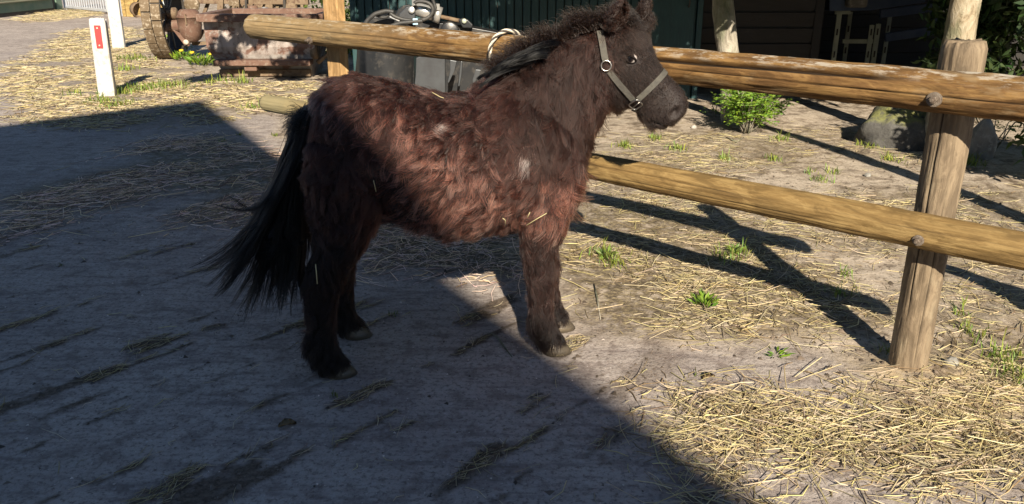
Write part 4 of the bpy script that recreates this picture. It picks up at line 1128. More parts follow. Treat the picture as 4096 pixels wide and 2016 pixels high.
def rock(name, label, c, size, m, seed, flat=.6):
    bm = bmesh.new(); bmesh.ops.create_icosphere(bm, subdivisions=4, radius=1.0)
    for v in bm.verts:
        p = np.array(v.co); k = 1 + .45 * (float(fbm(np.array([p[0] * 1.3 + seed]), np.array([p[1] * 1.3 + p[2] * 1.1]), seed, 4)[0]) - .5) + .25 * (float(fbm(np.array([p[2] * 3 + seed]), np.array([p[0] * 3 - p[1] * 2]), seed + 3, 3)[0]) - .5)
        v.co = Vector((p[0] * size[0] * k, p[1] * size[1] * k, max(p[2], -.35) * size[2] * k))
    me = bpy.data.meshes.new(name); bm.to_mesh(me); bm.free()
    o = link(name, me, m, None, True); o.location = c
    return tag(o, label, 'rock')
bo = gnd(3650, 600)
rock('boulder', 'dark boulder with a mossy lit top left of the round fence post', (bo[0], bo[1] + .25, .05), (.36, .28, .30), M['boulder'], 3)
rk = gnd(3945, 640)
rock('stone', 'grey upright stone right of the round fence post', (rk[0], rk[1] + .1, .06), (.10, .10, .22), M['stone'], 7)
for (px, py, r_, lab) in ((3800, 1475, .022, 'small square brown stone at the foot of the round post'), (2775, 512, .022, 'small white egg shaped stone near the muzzle of the pony'), (3470, 705, .02, 'small dark pebble on the pale dirt behind the rails')):
    g0 = gnd(px, py); z0 = float(gz(g0[0], g0[1])[0])
    rock('pebble', lab, (g0[0], g0[1], z0 + r_ * .3), (r_ * 1.2, r_, r_), M['egg'] if 'egg' in lab else M['stone'], int(px) % 17)

# ================================================================== PLANTS
def blades(px_list, n, hgt, spread, name, label, kind='stuff', mat_='grass', tint=(.5, 1.5)):
    vs_, fs, tn = [], [], []
    for (px, py, k) in px_list:
        c = gnd(px, py); sc = max(1.0, c[1] / 5)
        m_ = int(n * k)
        x = c[0] + rng.normal(0, spread * k ** .5, m_); y = c[1] + rng.normal(0, spread * 1.3 * k ** .5, m_); z = gz(x, y) - .003
        a = rng.uniform(0, 6.28, m_); h = hgt * rng.lognormal(0, .4, m_); w = rng.uniform(.0016, .0034, m_) * sc; ln = h * rng.uniform(.2, 1.1, m_)
        d = np.stack([np.cos(a), np.sin(a), 0 * a], 1); s = np.stack([-np.sin(a), np.cos(a), 0 * a], 1) * w[:, None]
        r0 = np.stack([x, y, z], 1); r1 = r0 + d * (ln * .35)[:, None] + np.array([0, 0, 1.]) * (h * .65)[:, None]; r2 = r0 + d * ln[:, None] + np.array([0, 0, 1.]) * (h * .9)[:, None]
        V_ = np.stack([r0 - s, r0 + s, r1 + s * .8, r1 - s * .8, r2], 1).reshape(-1, 3)
        o_ = sum(len(q_) for q_ in vs_); b = o_ + np.arange(m_)[:, None] * 5
        vs_.append(V_); fs.append(np.concatenate([b + np.array([[0, 1, 2]]), b + np.array([[0, 2, 3]]), b + np.array([[3, 2, 4]])]))
        tn.append(np.repeat(rng.uniform(*tint, m_)[:, None] * np.stack([rng.uniform(.8, 1.5, m_), np.ones(m_), rng.uniform(.6, 1.2, m_)], 1), 5, 0))
    o = fast_mesh(name, np.vstack(vs_), np.vstack(fs), M[mat_]); set_tint(o.data, np.vstack(tn))
    return tag(o, label, None, None, kind)
blades([(2420, 1030, 1), (2450, 1060, .5), (2920, 1030, 1), (2960, 1010, .4), (3540, 1420, .15), (4030, 1440, 1.2), (4060, 1520, .8), (3900, 1330, .5), (3280, 720, .5), (3330, 690, .3), (3520, 510, 1.2), (3480, 590, .8), (3560, 640, .6), (3870, 650, 1.5), (2500, 590, .8), (2700, 600, .8), (3120, 560, .8), (3100, 640, .5), (3240, 690, .25), (3650, 560, .5), (3550, 900, .4), (3350, 1180, .3), (2620, 560, .6), (2900, 640, .6), (3380, 1100, .3), (3830, 1250, .3), (3650, 1270, .2), (2790, 1500, .05)], 95, .040, .045, 'grass', 'green grass tufts growing through the straw behind the fence')
blades([(470, 370, 2), (560, 360, 2), (640, 350, 2), (700, 345, 1.2), (420, 410, 1), (500, 420, .8), (440, 430, .6), (860, 330, 1), (960, 330, .8), (520, 235, 1), (560, 240, 1), (510, 280, .7), (700, 190, 2.5), (720, 150, 2), (1010, 435, .5), (380, 410, .4), (300, 380, .4), (1320, 205, 2), (1310, 100, 3)], 70, .06, .09, 'grass', 'green grass round the white posts and the rusty bucket')
blades([(1100, 545, .6), (960, 540, .5), (890, 565, .6), (240, 1062, .25), (1345, 1590, .2), (1580, 1260, .2)], 40, .02, .02, 'grass', 'tiny grass sprouts in the shaded concrete', tint=(.3, .9))
def leafy_bush(name, label, c, stems, h, spread, leaf, pair=7, lsize=.035, mat_='leaf_bright', seed=0, lean=(0, 0)):
    c = np.asarray(c, float); t = thing(name, label, 'plant', tuple(c)); P_, A_, S_ = [], [], []
    for k in range(stems):
        a = rng.uniform(0, 6.28); tip = np.array([math.cos(a) * spread * rng.random() ** .5 + lean[0], math.sin(a) * spread * rng.random() ** .5 + lean[1], h * rng.uniform(.45, 1.0)])
        pts = [np.array([math.cos(a), math.sin(a), 0]) * spread * .15 * rng.random() + f * tip + np.array([0, 0, .12 * h * math.sin(f * 3)]) for f in np.linspace(0, 1, 6)]
        MB().tube(pts, [.006, .005, .0045, .004, .003, .0015], 6).build('stem', M['bark'], t, True)
        for q in range(leaf):
            f = rng.uniform(.25, 1.0); i = min(int(f * 5), 4); b = pts[i] + (pts[i + 1] - pts[i]) * (f * 5 - i)
            da = rng.uniform(0, 6.28); fr = nrm(np.array([math.cos(da), math.sin(da), rng.uniform(-.1, .7)])); fl_ = rng.uniform(.7, 1.3) * lsize * 3.4
            sdv = nrm(np.cross(fr, (0, 0, 1)))
            for j in range(pair):                     # a feathered leaf: leaflets in pairs along a stalk
                pb_ = b + fr * fl_ * (.2 + .8 * j / pair) + np.array([0, 0, -.25 * fl_ * (j / pair) ** 2])
                for sg in (-1, 1):
                    P_.append(c + pb_); A_.append(nrm(sdv * sg + fr * .5 + np.array([0, 0, rng.uniform(-.3, .15)]))); S_.append(lsize * rng.uniform(.7, 1.1) * (1 - .35 * abs(j / pair - .4)))
            P_.append(c + b + fr * fl_); A_.append(fr); S_.append(lsize * .9)
    leaf_mesh(np.array(P_), np.array(A_), np.array(S_), M[mat_], 'foliage', t, c, (.6, 1.35))
    return t
bc = gnd(2985, 535)
leafy_bush('leafy_bush', 'bright green feathery leaved bush at the foot of the slim tree', bc, 26, .44, .32, 14, 6, .042, lean=(.05, 0))
leafy_bush('small_sapling', 'little green sapling just left of the bright bush', gnd(2860, 470), 3, .16, .08, 5, 4, .026)
leafy_bush('leafy_shrub', 'green leaved shrub beside the grey stone right of the round post', gnd(3960, 600), 8, .50, .30, 9, 3, .034, lean=(.08, 0))
def weed(name, label, px, n, L, mat_, flat=.5, flowers=0, spread=.02):
    c = gnd(*px); c[2] = float(gz(c[0], c[1])[0]); t = thing(name, label, 'plant', tuple(c)); P_, A_, S_ = [], [], []
    for k in range(n):
        a = rng.uniform(0, 6.28); P_.append(c + np.array([math.cos(a) * spread * rng.random(), math.sin(a) * spread * rng.random(), .004 + .5 * L * rng.random() * flat])); A_.append(nrm((math.cos(a), math.sin(a), flat * rng.uniform(.2, 1.6)))); S_.append(L * rng.uniform(.6, 1.2))
    leaf_mesh(np.array(P_), np.array(A_), np.array(S_), M[mat_], 'foliage', t, c, (.45, 1.15), .28)
    for k in range(flowers):
        a = rng.uniform(0, 6.28); tip = np.array([math.cos(a) * spread * .9, math.sin(a) * spread * .9 - .05, L * rng.uniform(1.0, 1.5)])
        MB().tube([(0, 0, 0), tip * .6, tip], .004, 6).build('stalk', M['leaf'], t, True)
        MB().lathe(tip, (0, -.3, 1), [(-.01, .008), (.0, .03), (.012, .034), (.018, .02)], 14).build('flower_head', M['petal'], t, True)
    return t
weed('dandelion', 'leafy dandelion with yellow flowers left of the rusty bucket', (815, 262), 130, .12, 'leaf_bright', 1.3, 4, .24)
weed('dandelion', 'leafy weed with one yellow flower nearest the steel wheel', (735, 240), 70, .11, 'leaf_bright', 1.2, 1, .18)
weed('weed', 'tall green weed in the straw between the front hooves and the round post', (2815, 1235), 90, .042, 'leaf_bright', 1.6, 0, .055)
weed('weed', 'flat green leaf rosette on the bare concrete in front of the rails', (3105, 1425), 16, .042, 'leaf_bright', .25, 0, .035)
weed('weed', 'pale weed with narrow leaves just right of the front leg', (2425, 1035), 22, .05, 'grass', .9, 0, .03)
weed('weed', 'green weed crossed by the shadow of the lower rail', (2935, 1020), 22, .05, 'grass', 1.1, 0, .03)
sc_ = np.array([3.80, 5.25, 0.0])  # unseen shrub put in to throw shade on the boulder
shr = thing('shade_shrub', 'added round shrub out of sight to the right that shades the boulder', 'bush', tuple(sc_))
trunk_mesh([sc_, sc_ + np.array([0, 0, .3]), sc_ + np.array([.05, 0, .9])], [.06, .05, .02], M['bark'], shr, sc_, 'stem', 35)
leaf_cloud([(sc_[0] + rng.uniform(-.28, .55), sc_[1] + rng.uniform(-.25, .25), rng.uniform(.3, 1.15), .26) for _ in range(34)], 11000, (.06, .11), M['leaf_dark'], 'foliage', shr, sc_)
# dark ivy bank at the right edge
ic = np.array([5.4, 8.4, 0.0])
hedge = thing('ivy_hedge', 'dark ivy hedge in the shade at the right edge', 'hedge', tuple(ic))
trunk_mesh([ic, ic + np.array([.05, 0, .8]), ic + np.array([.1, 0, 1.8])], [.25, .2, .12], M['bark'], hedge, ic, 'stem', 31)
leaf_cloud([(ic[0] + rng.uniform(-1.1, 1.6), ic[1] + rng.uniform(-.4, .6), rng.uniform(.25, 2.4), .45) for _ in range(80)], 24000, (.08, .14), M['leaf_dark'], 'foliage', hedge, ic, (.5, 1.2))
bc2 = at(1300, 70, 13.2); bc2[2] = 0
bush2 = thing('dark_bush', 'dark green bush behind the square fence post', 'bush', tuple(bc2))
trunk_mesh([bc2, bc2 + np.array([0, 0, .5]), bc2 + np.array([.1, 0, 1.3])], [.08, .06, .03], M['bark'], bush2, bc2, 'stem', 33)
leaf_cloud([(bc2[0] + rng.uniform(-.35, 1.2), bc2[1] + rng.uniform(-.4, .9), rng.uniform(.15, 1.9), .38) for _ in range(34)], 6000, (.06, .12), M['leaf'], 'foliage', bush2, bc2, (.4, 1.2))

# ================================================================== WHITE MARKER POSTS
def marker(label, b, w, hgt, top_px, plate, seed):
    b = np.asarray(b, float); m = thing('marker_post', label, 'post', tuple(b), 'white marker posts with red plates')
    n = 5; rings = []; d = .11
    for z, k in ((-.15, 1.04), (.0, 1.03), (hgt * .5, 1.0), (hgt - .05, .98), (hgt - .022, .93), (hgt - .008, .80), (hgt, .55)):
        ring = []
        for a in np.linspace(0, 2 * math.pi, 24, endpoint=False):
            c, s = math.cos(a), math.sin(a); e = .32
            ring.append((math.copysign(abs(c) ** e, c) * w / 2 * k + rng.normal(0, .0015), math.copysign(abs(s) ** e, s) * d / 2 * k + rng.normal(0, .0015), z + (rng.normal(0, .008) if z > hgt - .06 else 0)))
        rings.append(ring)
    o = MB().loft(rings).build('shaft', M['white_paint'], m, False, .004)
    z0, z1, pw = plate
    rp = MB().box((0, -d / 2 - .010, (z0 + z1) / 2), (pw, .006, z1 - z0)).build('reflector', M['red_plate'], m, False, .002)
    for zz in (z0 + .03, z1 - .03): MB().lathe((0, -d / 2 - .013, zz), (0, -1, 0), [(0, .010), (.005, .009), (.007, .005)], 12).build('screw', M['pale_stud'], rp)
    return m
wp1 = gnd(432, 382); wp2 = gnd(478, 192)
mk1 = marker('short white marker post with a red plate standing in the straw', wp1, .175, .845, None, (.53, .775, .065), 1)
mk2 = marker('taller white marker post with a red plate behind the short one', wp2, .20, 1.35, None, (.80, 1.15, .075), 2)
mk1.rotation_euler = (0, R(1.5), R(12)); mk2.rotation_euler = (0, R(1.0), R(10))

# ================================================================== RUSTY BUCKET
def bucket_mat():
    t = NT('peeling_bucket'); co = t.coord('Object')
    n1 = t.noise(co, 3.0, 6, .62, .4); n2 = t.noise(co, 9, 6, .7); n3 = t.noise(t.coord('Object', (1, 1, .25)), 12, 5, .7)
    rust = t.ramp(n2, [(.35, (.11, .055, .04)), (.6, (.19, .105, .075))])
    paint = t.ramp(n3, [(.35, (.22, .18, .155)), (.6, (.36, .31, .28))])
    col = t.mix(t.ramp(n1, [(.46, 0), (.50, 1)]), rust, paint); col = t.mix(t.ramp(t.noise(co, 5.5, 5, .7), [(.55, 0), (.68, .8)]), col, (.06, .045, .038))
    grey = t.ramp(n2, [(.4, (.22, .19, .17)), (.6, (.33, .30, .27))])
    sep = t.n('ShaderNodeSeparateXYZ', Vector=co)
    col = t.mix(t.math('MULTIPLY', t.ramp(sep.outputs[2], [(.28, 1), (.31, 0)]), t.ramp(n1, [(.40, 0), (.46, 1)])), col, grey)
    t.base(col); t.b.inputs['Roughness'].default_value = .65; t.bump(n2, .5, .01); return t.m
def bucket():
    Y0 = gnd(900, 312)[1]; b = at(1075, 310, Y0); b[2] = 0
    t = thing('steel_bucket', 'rusty steel digger bucket with peeling white paint lying behind the rail end', 'bucket', tuple(b))
    BM = bucket_mat()
    def ring(pl, pr, yf, yb, ins=0.0):
        l = at(*pl, Y0 + yf); r = at(*pr, Y0 + yf); z = (l[2] + r[2]) / 2
        return [np.array([l[0] + ins, Y0 + yf + ins, z]) - b, np.array([r[0] - ins, Y0 + yf + ins, z]) - b, np.array([r[0] - ins, Y0 + yb - ins, z]) - b, np.array([l[0] + ins, Y0 + yb - ins, z]) - b]
    r0 = ring((905, 310), (1250, 308), .12, .70); r1 = ring((868, 255), (1246, 252), .06, .80); r2 = ring((826, 190), (1258, 188), -.02, .86); r3 = ring((812, 88), (1268, 86), -.02, .92)
    i3 = ring((812, 88), (1268, 86), -.02, .92, .05); i1 = ring((868, 250), (1246, 248), .0, .80, .05)
    MB().loft([r0, r1, r2, r3, i3, i1]).build('shell', BM, t, False, .006)
    lip = MB(); q = ring((800, 72), (1275, 70), -.17, .98)
    for i in range(4): lip.bar(q[i] - (0, 0, .002), q[(i + 1) % 4] - (0, 0, .002), .11, .095)
    lip.build('lip', M['rust_red'], t, False, .008)
    fl = ring((862, 250), (1247, 248), -.09, .7); MB().bar(fl[0], fl[1], .20, .07).build('cutting_edge', M['rust_red'], t, False, .01)
    ft = ring((880, 292), (1243, 290), .07, .6); MB().bar(ft[0], ft[1], .05, .09).build('wear_plate', M['rust_frame'], t, False, .008)
    br = at(1005, 262, Y0 - .10) - b; MB().box(br, (.16, .10, .13)).build('tooth_bracket', M['rust_red'], t, False, .012)
    lg = at(1256, 200, Y0 + .1) - b; MB().lathe(lg, (1, 0, 0), [(-.03, .11), (.03, .12), (.06, .11), (.062, .05)], 24).build('lug', M['rust_frame'], t, True)
    MB().tube([at(1272, 250, Y0 + .1) - b, at(1325, 205, Y0 + .05) - b], [.03, .018], 10).build('lever', M['rust_frame'], t, True)
bucket()

# ================================================================== OLD MACHINE ON STEEL WHEELS
def machine():
    g0 = gnd(625, 250); Yc = g0[1] + .58; Rw = .66
    b = np.array([g0[0] - .02, Yc, 0.0])
    t = thing('farm_machine', 'rusty old farm machine with a cleated steel wheel behind the bucket', 'machine', tuple(b))
    ax = nrm((1, .10, 0)); fw = np.array([-ax[1], ax[0], 0])
    def cyl(a, r, x): return ax * x + (fw * math.cos(a) + np.array([0, 0, 1.]) * math.sin(a)) * r + np.array([0, 0, Rw])
    wh = MB()
    n = 48
    wh.loft([[cyl(2 * math.pi * k / n, r_, x_) for k in range(n)] for r_, x_ in ((Rw - .05, -.14), (Rw - .02, -.14), (Rw - .02, .14), (Rw - .05, .14), (Rw - .05, -.14))], False)
    wheel = wh.build('wheel', M['dark_iron'], t, False)
    m = 17
    for row, x0 in enumerate((-.07, .07)):
        for k in range(m):
            a0 = 2 * math.pi * (k + .5 * row) / m + .1; a1 = a0 + 2 * math.pi / m * .93
            p = MB(); p.loft([[cyl(a, r_, x_) for r_, x_ in ((Rw - .018, x0 - .065), (Rw + .008, x0 - .065), (Rw + .008, x0 + .065), (Rw - .018, x0 + .065))] for a in np.linspace(a0, a1, 5)])
            p.build('cleat', M['wheel_plate'], wheel, False, .003)
    for k in range(10):
        a = 2 * math.pi * k / 10; MB().bar(cyl(a, .07, .05), cyl(a, Rw - .04, .05), .05, .018, ax).build('spoke', M['dark_iron'], wheel)
    MB().lathe(ax * -.2 + np.array([0, 0, Rw]), ax, [(0, .06), (.02, .09), (.38, .09), (.40, .06)], 20).build('hub', M['rust_frame'], wheel, True)
    P2 = lambda x, y, dy=0.0: at(x, y, Yc + dy) - b
    MB().tube([P2(660, 105, -.05), P2(760, 102, -.05)], [.085, .10], 18).build('axle_tube', M['rust_red'], t, True)
    c = P2(768, 168, -.10)
    gh = MB().lathe(c, (0, 0, 1), [(0, .05), (.03, .11), (.12, .155), (.24, .175), (.36, .178), (.362, .188), (.385, .188), (.387, .172), (.45, .15), (.48, .11), (.485, .0)], 28).build('gear_housing', M['rust_red'], t, True)
    MB().bar(c + np.array([.02, -.185, .42]), c + np.array([.02, -.185, .27]), .02, .02, (1, 0, 0)).build('catch', M['rust_frame'], gh)
    MB().prism([P2(690, 118, -.2), P2(757, 150, -.2), P2(757, 185, -.2), P2(738, 182, -.2)], (0, .03, 0)).build('bracket', M['rust_red'], t, False, .004)
    MB().lathe(P2(746, 168, -.2), (0, -1, 0), [(0, .04), (.03, .038), (.034, .02)], 14).build('bolt', M['pale_stud'], t, True)
    MB().tube([P2(760, 165, .1), P2(785, 162, .05), P2(800, 150, .05), P2(815, 120, .05)], .025, 10).build('drag_bar', M['rust_red'], t, True)
    MB().bar(P2(770, 175, .0), P2(830, 172, .0), .05, .05).build('bar', M['rust_frame'], t)
    # chassis and gear above the bucket
    for nm, p, q, w, h_, mt in (('beam', (775, 2, .3), (1235, 6, .3), .10, .09, 'rust_frame'), ('beam', (930, 22, .7), (1215, 20, .7), .08, .07, 'rust_frame'), ('upright', (882, 60, .25), (886, -30, .25), .09, .09, 'rust_frame'),
      ('upright', (1088, 55, .3), (1086, -30, .3), .05, .11, 'rust_frame'), ('upright', (1112, 55, .35), (1110, -30, .35), .05, .08, 'wheel_plate'), ('upright', (985, 52, .15), (983, -30, .15), .035, .03, 'dark_iron'), ('upright', (1140, 55, .2), (1137, -30, .2), .04, .04, 'dark_iron'), ('upright', (1185, 55, .3), (1180, -30, .3), .05, .05, 'rust_red'),
      ('upright', (937, 25, .2), (936, -20, .2), .16, .05, 'wheel_plate'), ('brace', (815, 58, .4), (845, -20, .4), .05, .05, 'rust_frame'), ('brace', (1045, 50, .4), (1060, 10, .4), .03, .03, 'rust_frame'), ('brace', (740, 60, .4), (795, -20, .4), .05, .05, 'rust_frame'), ('bar', (1195, 5, .35), (1225, 8, .35), .05, .04, 'rust_frame')):
        MB().bar(P2(*p), P2(*q), w, h_, (0, 1, 0) if nm == 'upright' else (0, 0, 1)).build(nm, M[mt], t, False, .006)
    for x, y, r_, mt in ((1010, 38, .10, 'rust_red'), (1165, 38, .11, 'rust_frame'), (1060, 40, .05, 'chrome'), (1036, 48, .04, 'chrome'), (770, 18, .12, 'wheel_plate')):
        MB().lathe(P2(x, y, .25), (0, -1, 0) if r_ != .10 else (0, 0, -1), [(-.06, r_ * .5), (-.05, r_ * .8), (.02, r_), (.05, r_), (.07, r_ * .6)], 20).build('pulley', M[mt], t, True)
    for k in range(14):
        x0 = rng.uniform(890, 1000); MB().tube([P2(x0, rng.uniform(35, 60), .55), P2(x0 + rng.uniform(-22, 22), rng.uniform(8, 40), .5)], .010, 6).build('rod', M['pale_green'] if k % 2 else M['rust_frame'], t)
machine()
# pale blue sheet and wire behind the wheel
bs = at(690, 40, 14.2); bs[2] = 0
sh_ = thing('scrap_sheet', 'bent pale blue metal sheet with loose wire behind the gear housing', 'scrap', tuple(bs))
arc = [at(650 + 55 * (1 - math.cos(a)), 45 - 50 * math.sin(a) + 20 * a, 14.2) - bs for a in np.linspace(0, 2.4, 12)]
MB().loft([[p, p + np.array([.02, 0, .14]), p + np.array([.02, .02, .14]), p + np.array([0, .02, 0])] for p in arc]).build('sheet', pmat('pale_blue', (.42, .50, .53), (.55, .58, .58), 6, .5, .2, .2), sh_, True)
for k in range(9):
    a = k / 9 * 3.0; MB().tube([at(695, 62, 14.1) - bs, at(695 + 70 * math.cos(a + 2.2), 62 + 32 * math.sin(a + 2.2) - 10, 14.1) - bs], .008, 5).build('wire', M['rust_frame'], sh_)
for k in range(3): MB().tube([at(650 + 40 * k, 78, 14.2) - bs, at(650 + 40 * k, 78, 14.2) * np.array([1, 1, 0]) - bs * np.array([1, 1, 0])], .012, 6).build('prop', M['rust_frame'], sh_)

# ================================================================== LEFT BACKGROUND: green stall, gate, ochre wall
def far_left():
    pA, pB = gnd(-260, 98), gnd(206, 47); d = nrm(pB - pA); L = np.linalg.norm(pB - pA); nrm_ = np.array([d[1], -d[0], 0]); ang = math.atan2(d[1], d[0])
    t = thing('green_stall', 'green and tan boarded stall front with a straw covered ledge at the upper left', 'stall', tuple(pA), None, ang)
    for nm, z0, z1, dep, mt in (('plinth', .0, .10, .10, 'dark_iron'), ('board', .10, .34, .16, 'green_board'), ('ledge', .34, .38, .36, 'tan_board'), ('board', .38, .62, .10, 'tan_board'), ('board', .65, 1.05, .10, 'tan_board'), ('board', 1.07, 1.47, .10, 'green_board'), ('board', 1.49, 1.9, .10, 'green_board')):
        MB().box((L / 2, 0, (z0 + z1) / 2), (L, dep, z1 - z0)).build(nm, M[mt], t, False, .01)
    MB().box((L / 2, .04, .95), (L - .02, .02, 1.9)).build('backing', M['dark_iron'], t)
    MB().box((L + .12, .05, .95), (.10, .14, 1.9)).build('post', M['dark_iron'], t)
    MB().box((L + .38, .02, .95), (.28, .12, 1.9)).build('post', M['green_board'], t, False, .01)
    # gate
    gA, gB = gnd(262, 40), gnd(492, 64); d = nrm(gB - gA); L = np.linalg.norm(gB - gA)
    g = thing('metal_gate', 'grey metal gate of close upright bars behind the straw heap', 'gate', tuple(gA), None, math.atan2(d[1], d[0]))
    for z in (.10, 1.35): MB().box((L / 2, 0, z), (L, .05, .07)).build('frame_bar', M['grey_gate'], g, False, .008)
    for x in (.03, L - .03): MB().box((x, 0, .72), (.06, .06, 1.45)).build('frame_post', M['grey_gate'], g, False, .008)
    nb = 24
    for k in range(1, nb): MB().box((L * k / nb, -.004, .72), (.034, .03, 1.22)).build('gate_bar', M['grey_gate'], g, False, .004)
    # ochre wall planks
    oA, oB = gnd(494, 66), gnd(640, 70); d = nrm(oB - oA); L = np.linalg.norm(oB - oA)
    o = thing('plank_wall', 'ochre plank wall right of the grey gate', 'wall', tuple(oA), None, math.atan2(d[1], d[0]))
    o['kind'] = 'thing'
    x = 0
    for w in (.12, .30, .34, .30, .32):
        MB().box((x + w / 2, rng.uniform(-.01, .01), 1.0), (w - .018, .05, 2.0)).build('plank', M['ochre_wood'], o, False, .006); x += w
    MB().box((x / 2, .05, 1.0), (x, .03, 2.0)).build('backing', M['dark_iron'], o)
    # round tin on the wall
    c = at(552, 38, oA[1] - .25)
    p = thing('tin_pot', 'dark round tin pot hanging on the ochre plank wall', 'pot', tuple(c))
    MB().lathe((0, 0, 0), (.75, -.6, -.15), [(-.12, .10), (-.11, .17), (.10, .20), (.105, .185), (-.08, .15), (-.081, .02)], 24).build('shell', M['rust_frame'], p, True)
    MB().tube([np.array([.0, .02, .18]), np.array([.1, .0, .34]), np.array([.02, .1, .42])], .012, 6).build('handle', M['dark_iron'], p, True)
    # rear fence closing the yard far behind
far_left()

# ================================================================== BLACK HYDRAULIC GRAB
def grab():
    Y0 = 7.7; b = at(1650, 300, Y0); b[2] = 0
    t = thing('hydraulic_grab', 'black hydraulic grab with hoses and a pale cylinder behind the upper rail', 'machine', tuple(b))
    P = lambda x, y, dy=0.0: at(x, y, Y0 + dy) - b
    def plate(nm, px, dy, th, mt, bev=.006): return MB().prism([P(x, y, dy) for x, y in px], (0, th, 0)).build(nm, M[mt], t, False, bev)
    plate('shell', [(1415, 330), (1428, 205), (1440, 100), (1480, 62), (1560, 60), (1640, 95), (1655, 230), (1660, 420), (1420, 420)], .12, .7, 'black_steel', .02)
    # bulged front of the shell
    rings = []
    for y in (95, 150, 210, 270, 330, 420):
        l, r_ = P(1432 - (y - 95) * .04, y, .12), P(1652, y, .12)
        rings.append([l + (r_ - l) * f + np.array([0, -.16 * math.sin(math.pi * f) ** .8, 0]) for f in np.linspace(0, 1, 12)] + [r_ + np.array([0, .3, 0]), l + np.array([0, .3, 0])])
    MB().loft(rings).build('curved_plate', M['black_steel'], t, True)
    plate('side_plate', [(1664, 232), (1690, 222), (1780, 228), (1781, 420), (1650, 420), (1662, 300)], .0, .05, 'grey_steel')
    plate('beam', [(1540, 95), (1560, 82), (1800, 95), (1990, 130), (1990, 160), (1540, 160)], .15, .25, 'black_steel')
    plate('bracket', [(1588, 80), (1598, 55), (1625, 28), (1650, 22), (1660, 30), (1660, 82)], -.02, .05, 'grey_steel', .008)
    plate('bracket', [(1575, 75), (1590, 40), (1612, 22), (1640, 18), (1640, 80)], .16, .05, 'black_steel', .008)
    MB().lathe(P(1647, 40, -.03), (0, -1, 0), [(0, .030), (.012, .030), (.016, .024), (.0165, .0)], 20).build('pin_head', M['chrome'], t, True)
    MB().tube([P(1652, 32, .08), P(1748, 60, .08)], .062, 20).build('cylinder', M['chrome'], t, True)
    MB().tube([P(1738, 55, .08), P(1764, 63, .08)], .075, 20).build('cylinder_cap', M['chrome'], t, True)
    MB().tube([P(1760, 66, .08), P(1842, 84, .08)], .018, 12).build('piston_rod', M['rust_frame'], t, True)
    plate('clevis', [(1832, 80), (1850, 72), (1872, 80), (1892, 100), (1888, 114), (1850, 112)], .05, .07, 'black_steel', .01)
    MB().lathe(P(1857, 84, .04), (0, -1, 0), [(0, .022), (.01, .022), (.014, .014)], 16).build('pin_head', M['pale_green'], t, True)
    MB().lathe(P(1800, 122, .12), (0, -1, 0), [(0, .085), (.05, .085), (.06, .07)], 24).build('pivot_boss', M['black_steel'], t, True)
    MB().lathe(P(1803, 128, .05), (0, -1, 0), [(0, .025), (.012, .024), (.014, .012)], 16).build('pin_head', M['grey_steel'], t, True)
    def hose(px, r_=.017, dy=-.06):
        pts = np.array([P(x, y, dy + k * .0) for k, (x, y) in enumerate(px)]); u = np.linspace(0, len(pts) - 1, 40)
        pp = np.stack([np.interp(u, np.arange(len(pts)), pts[:, i]) for i in range(3)], 1)
        for _ in range(6): pp[1:-1] = (pp[:-2] + 2 * pp[1:-1] + pp[2:]) / 4
        MB().tube(pp, r_, 10).build('hose', M['rubber'], t, True)
    hose([(1458, 105), (1470, 80), (1500, 55), (1545, 43), (1575, 48)], .020)
    hose([(1560, 52), (1575, 66), (1615, 80), (1665, 84), (1705, 78), (1728, 60), (1735, 35), (1722, 14), (1700, 5), (1665, 4), (1658, 14)], .017, -.08)
    hose([(1560, 106), (1600, 92), (1660, 86), (1690, 84)], .019, -.12)
    hose([(1730, 62), (1742, 30), (1732, 2), (1728, -20)], .016, .0)
    hose([(1735, 20), (1750, 18), (1752, 40)], .014, .02)
    hose([(1500, 60), (1530, 70), (1548, 68), (1562, 50)], .012, -.02)
    for x, y in ((1658, 16), (1750, 34)): MB().lathe(P(x, y + 6, .02), (0, 0, 1), [(0, .024), (.05, .024), (.055, .016)], 6).build('fitting', M['chrome'], t)
    MB().box(P(1662, 86, -.11), (.045, .045, .055)).build('hose_tag', M['label_blue'], t, False, .004)
    for px in ([(1800, 240), (1827, 245), (1818, 285), (1795, 332), (1790, 330), (1800, 285)], [(1843, 245), (1850, 247), (1846, 300), (1838, 345), (1832, 345)], [(1902, 278), (1924, 280), (1915, 310), (1893, 335), (1890, 320)], [(1965, 270), (1982, 272), (1972, 300), (1958, 320)]):
        plate('tine', px, .02, .10, 'grey_steel', .004)
    plate('back_frame', [(1780, 150), (2010, 170), (2010, 420), (1780, 420)], .45, .06, 'black_steel')
grab()

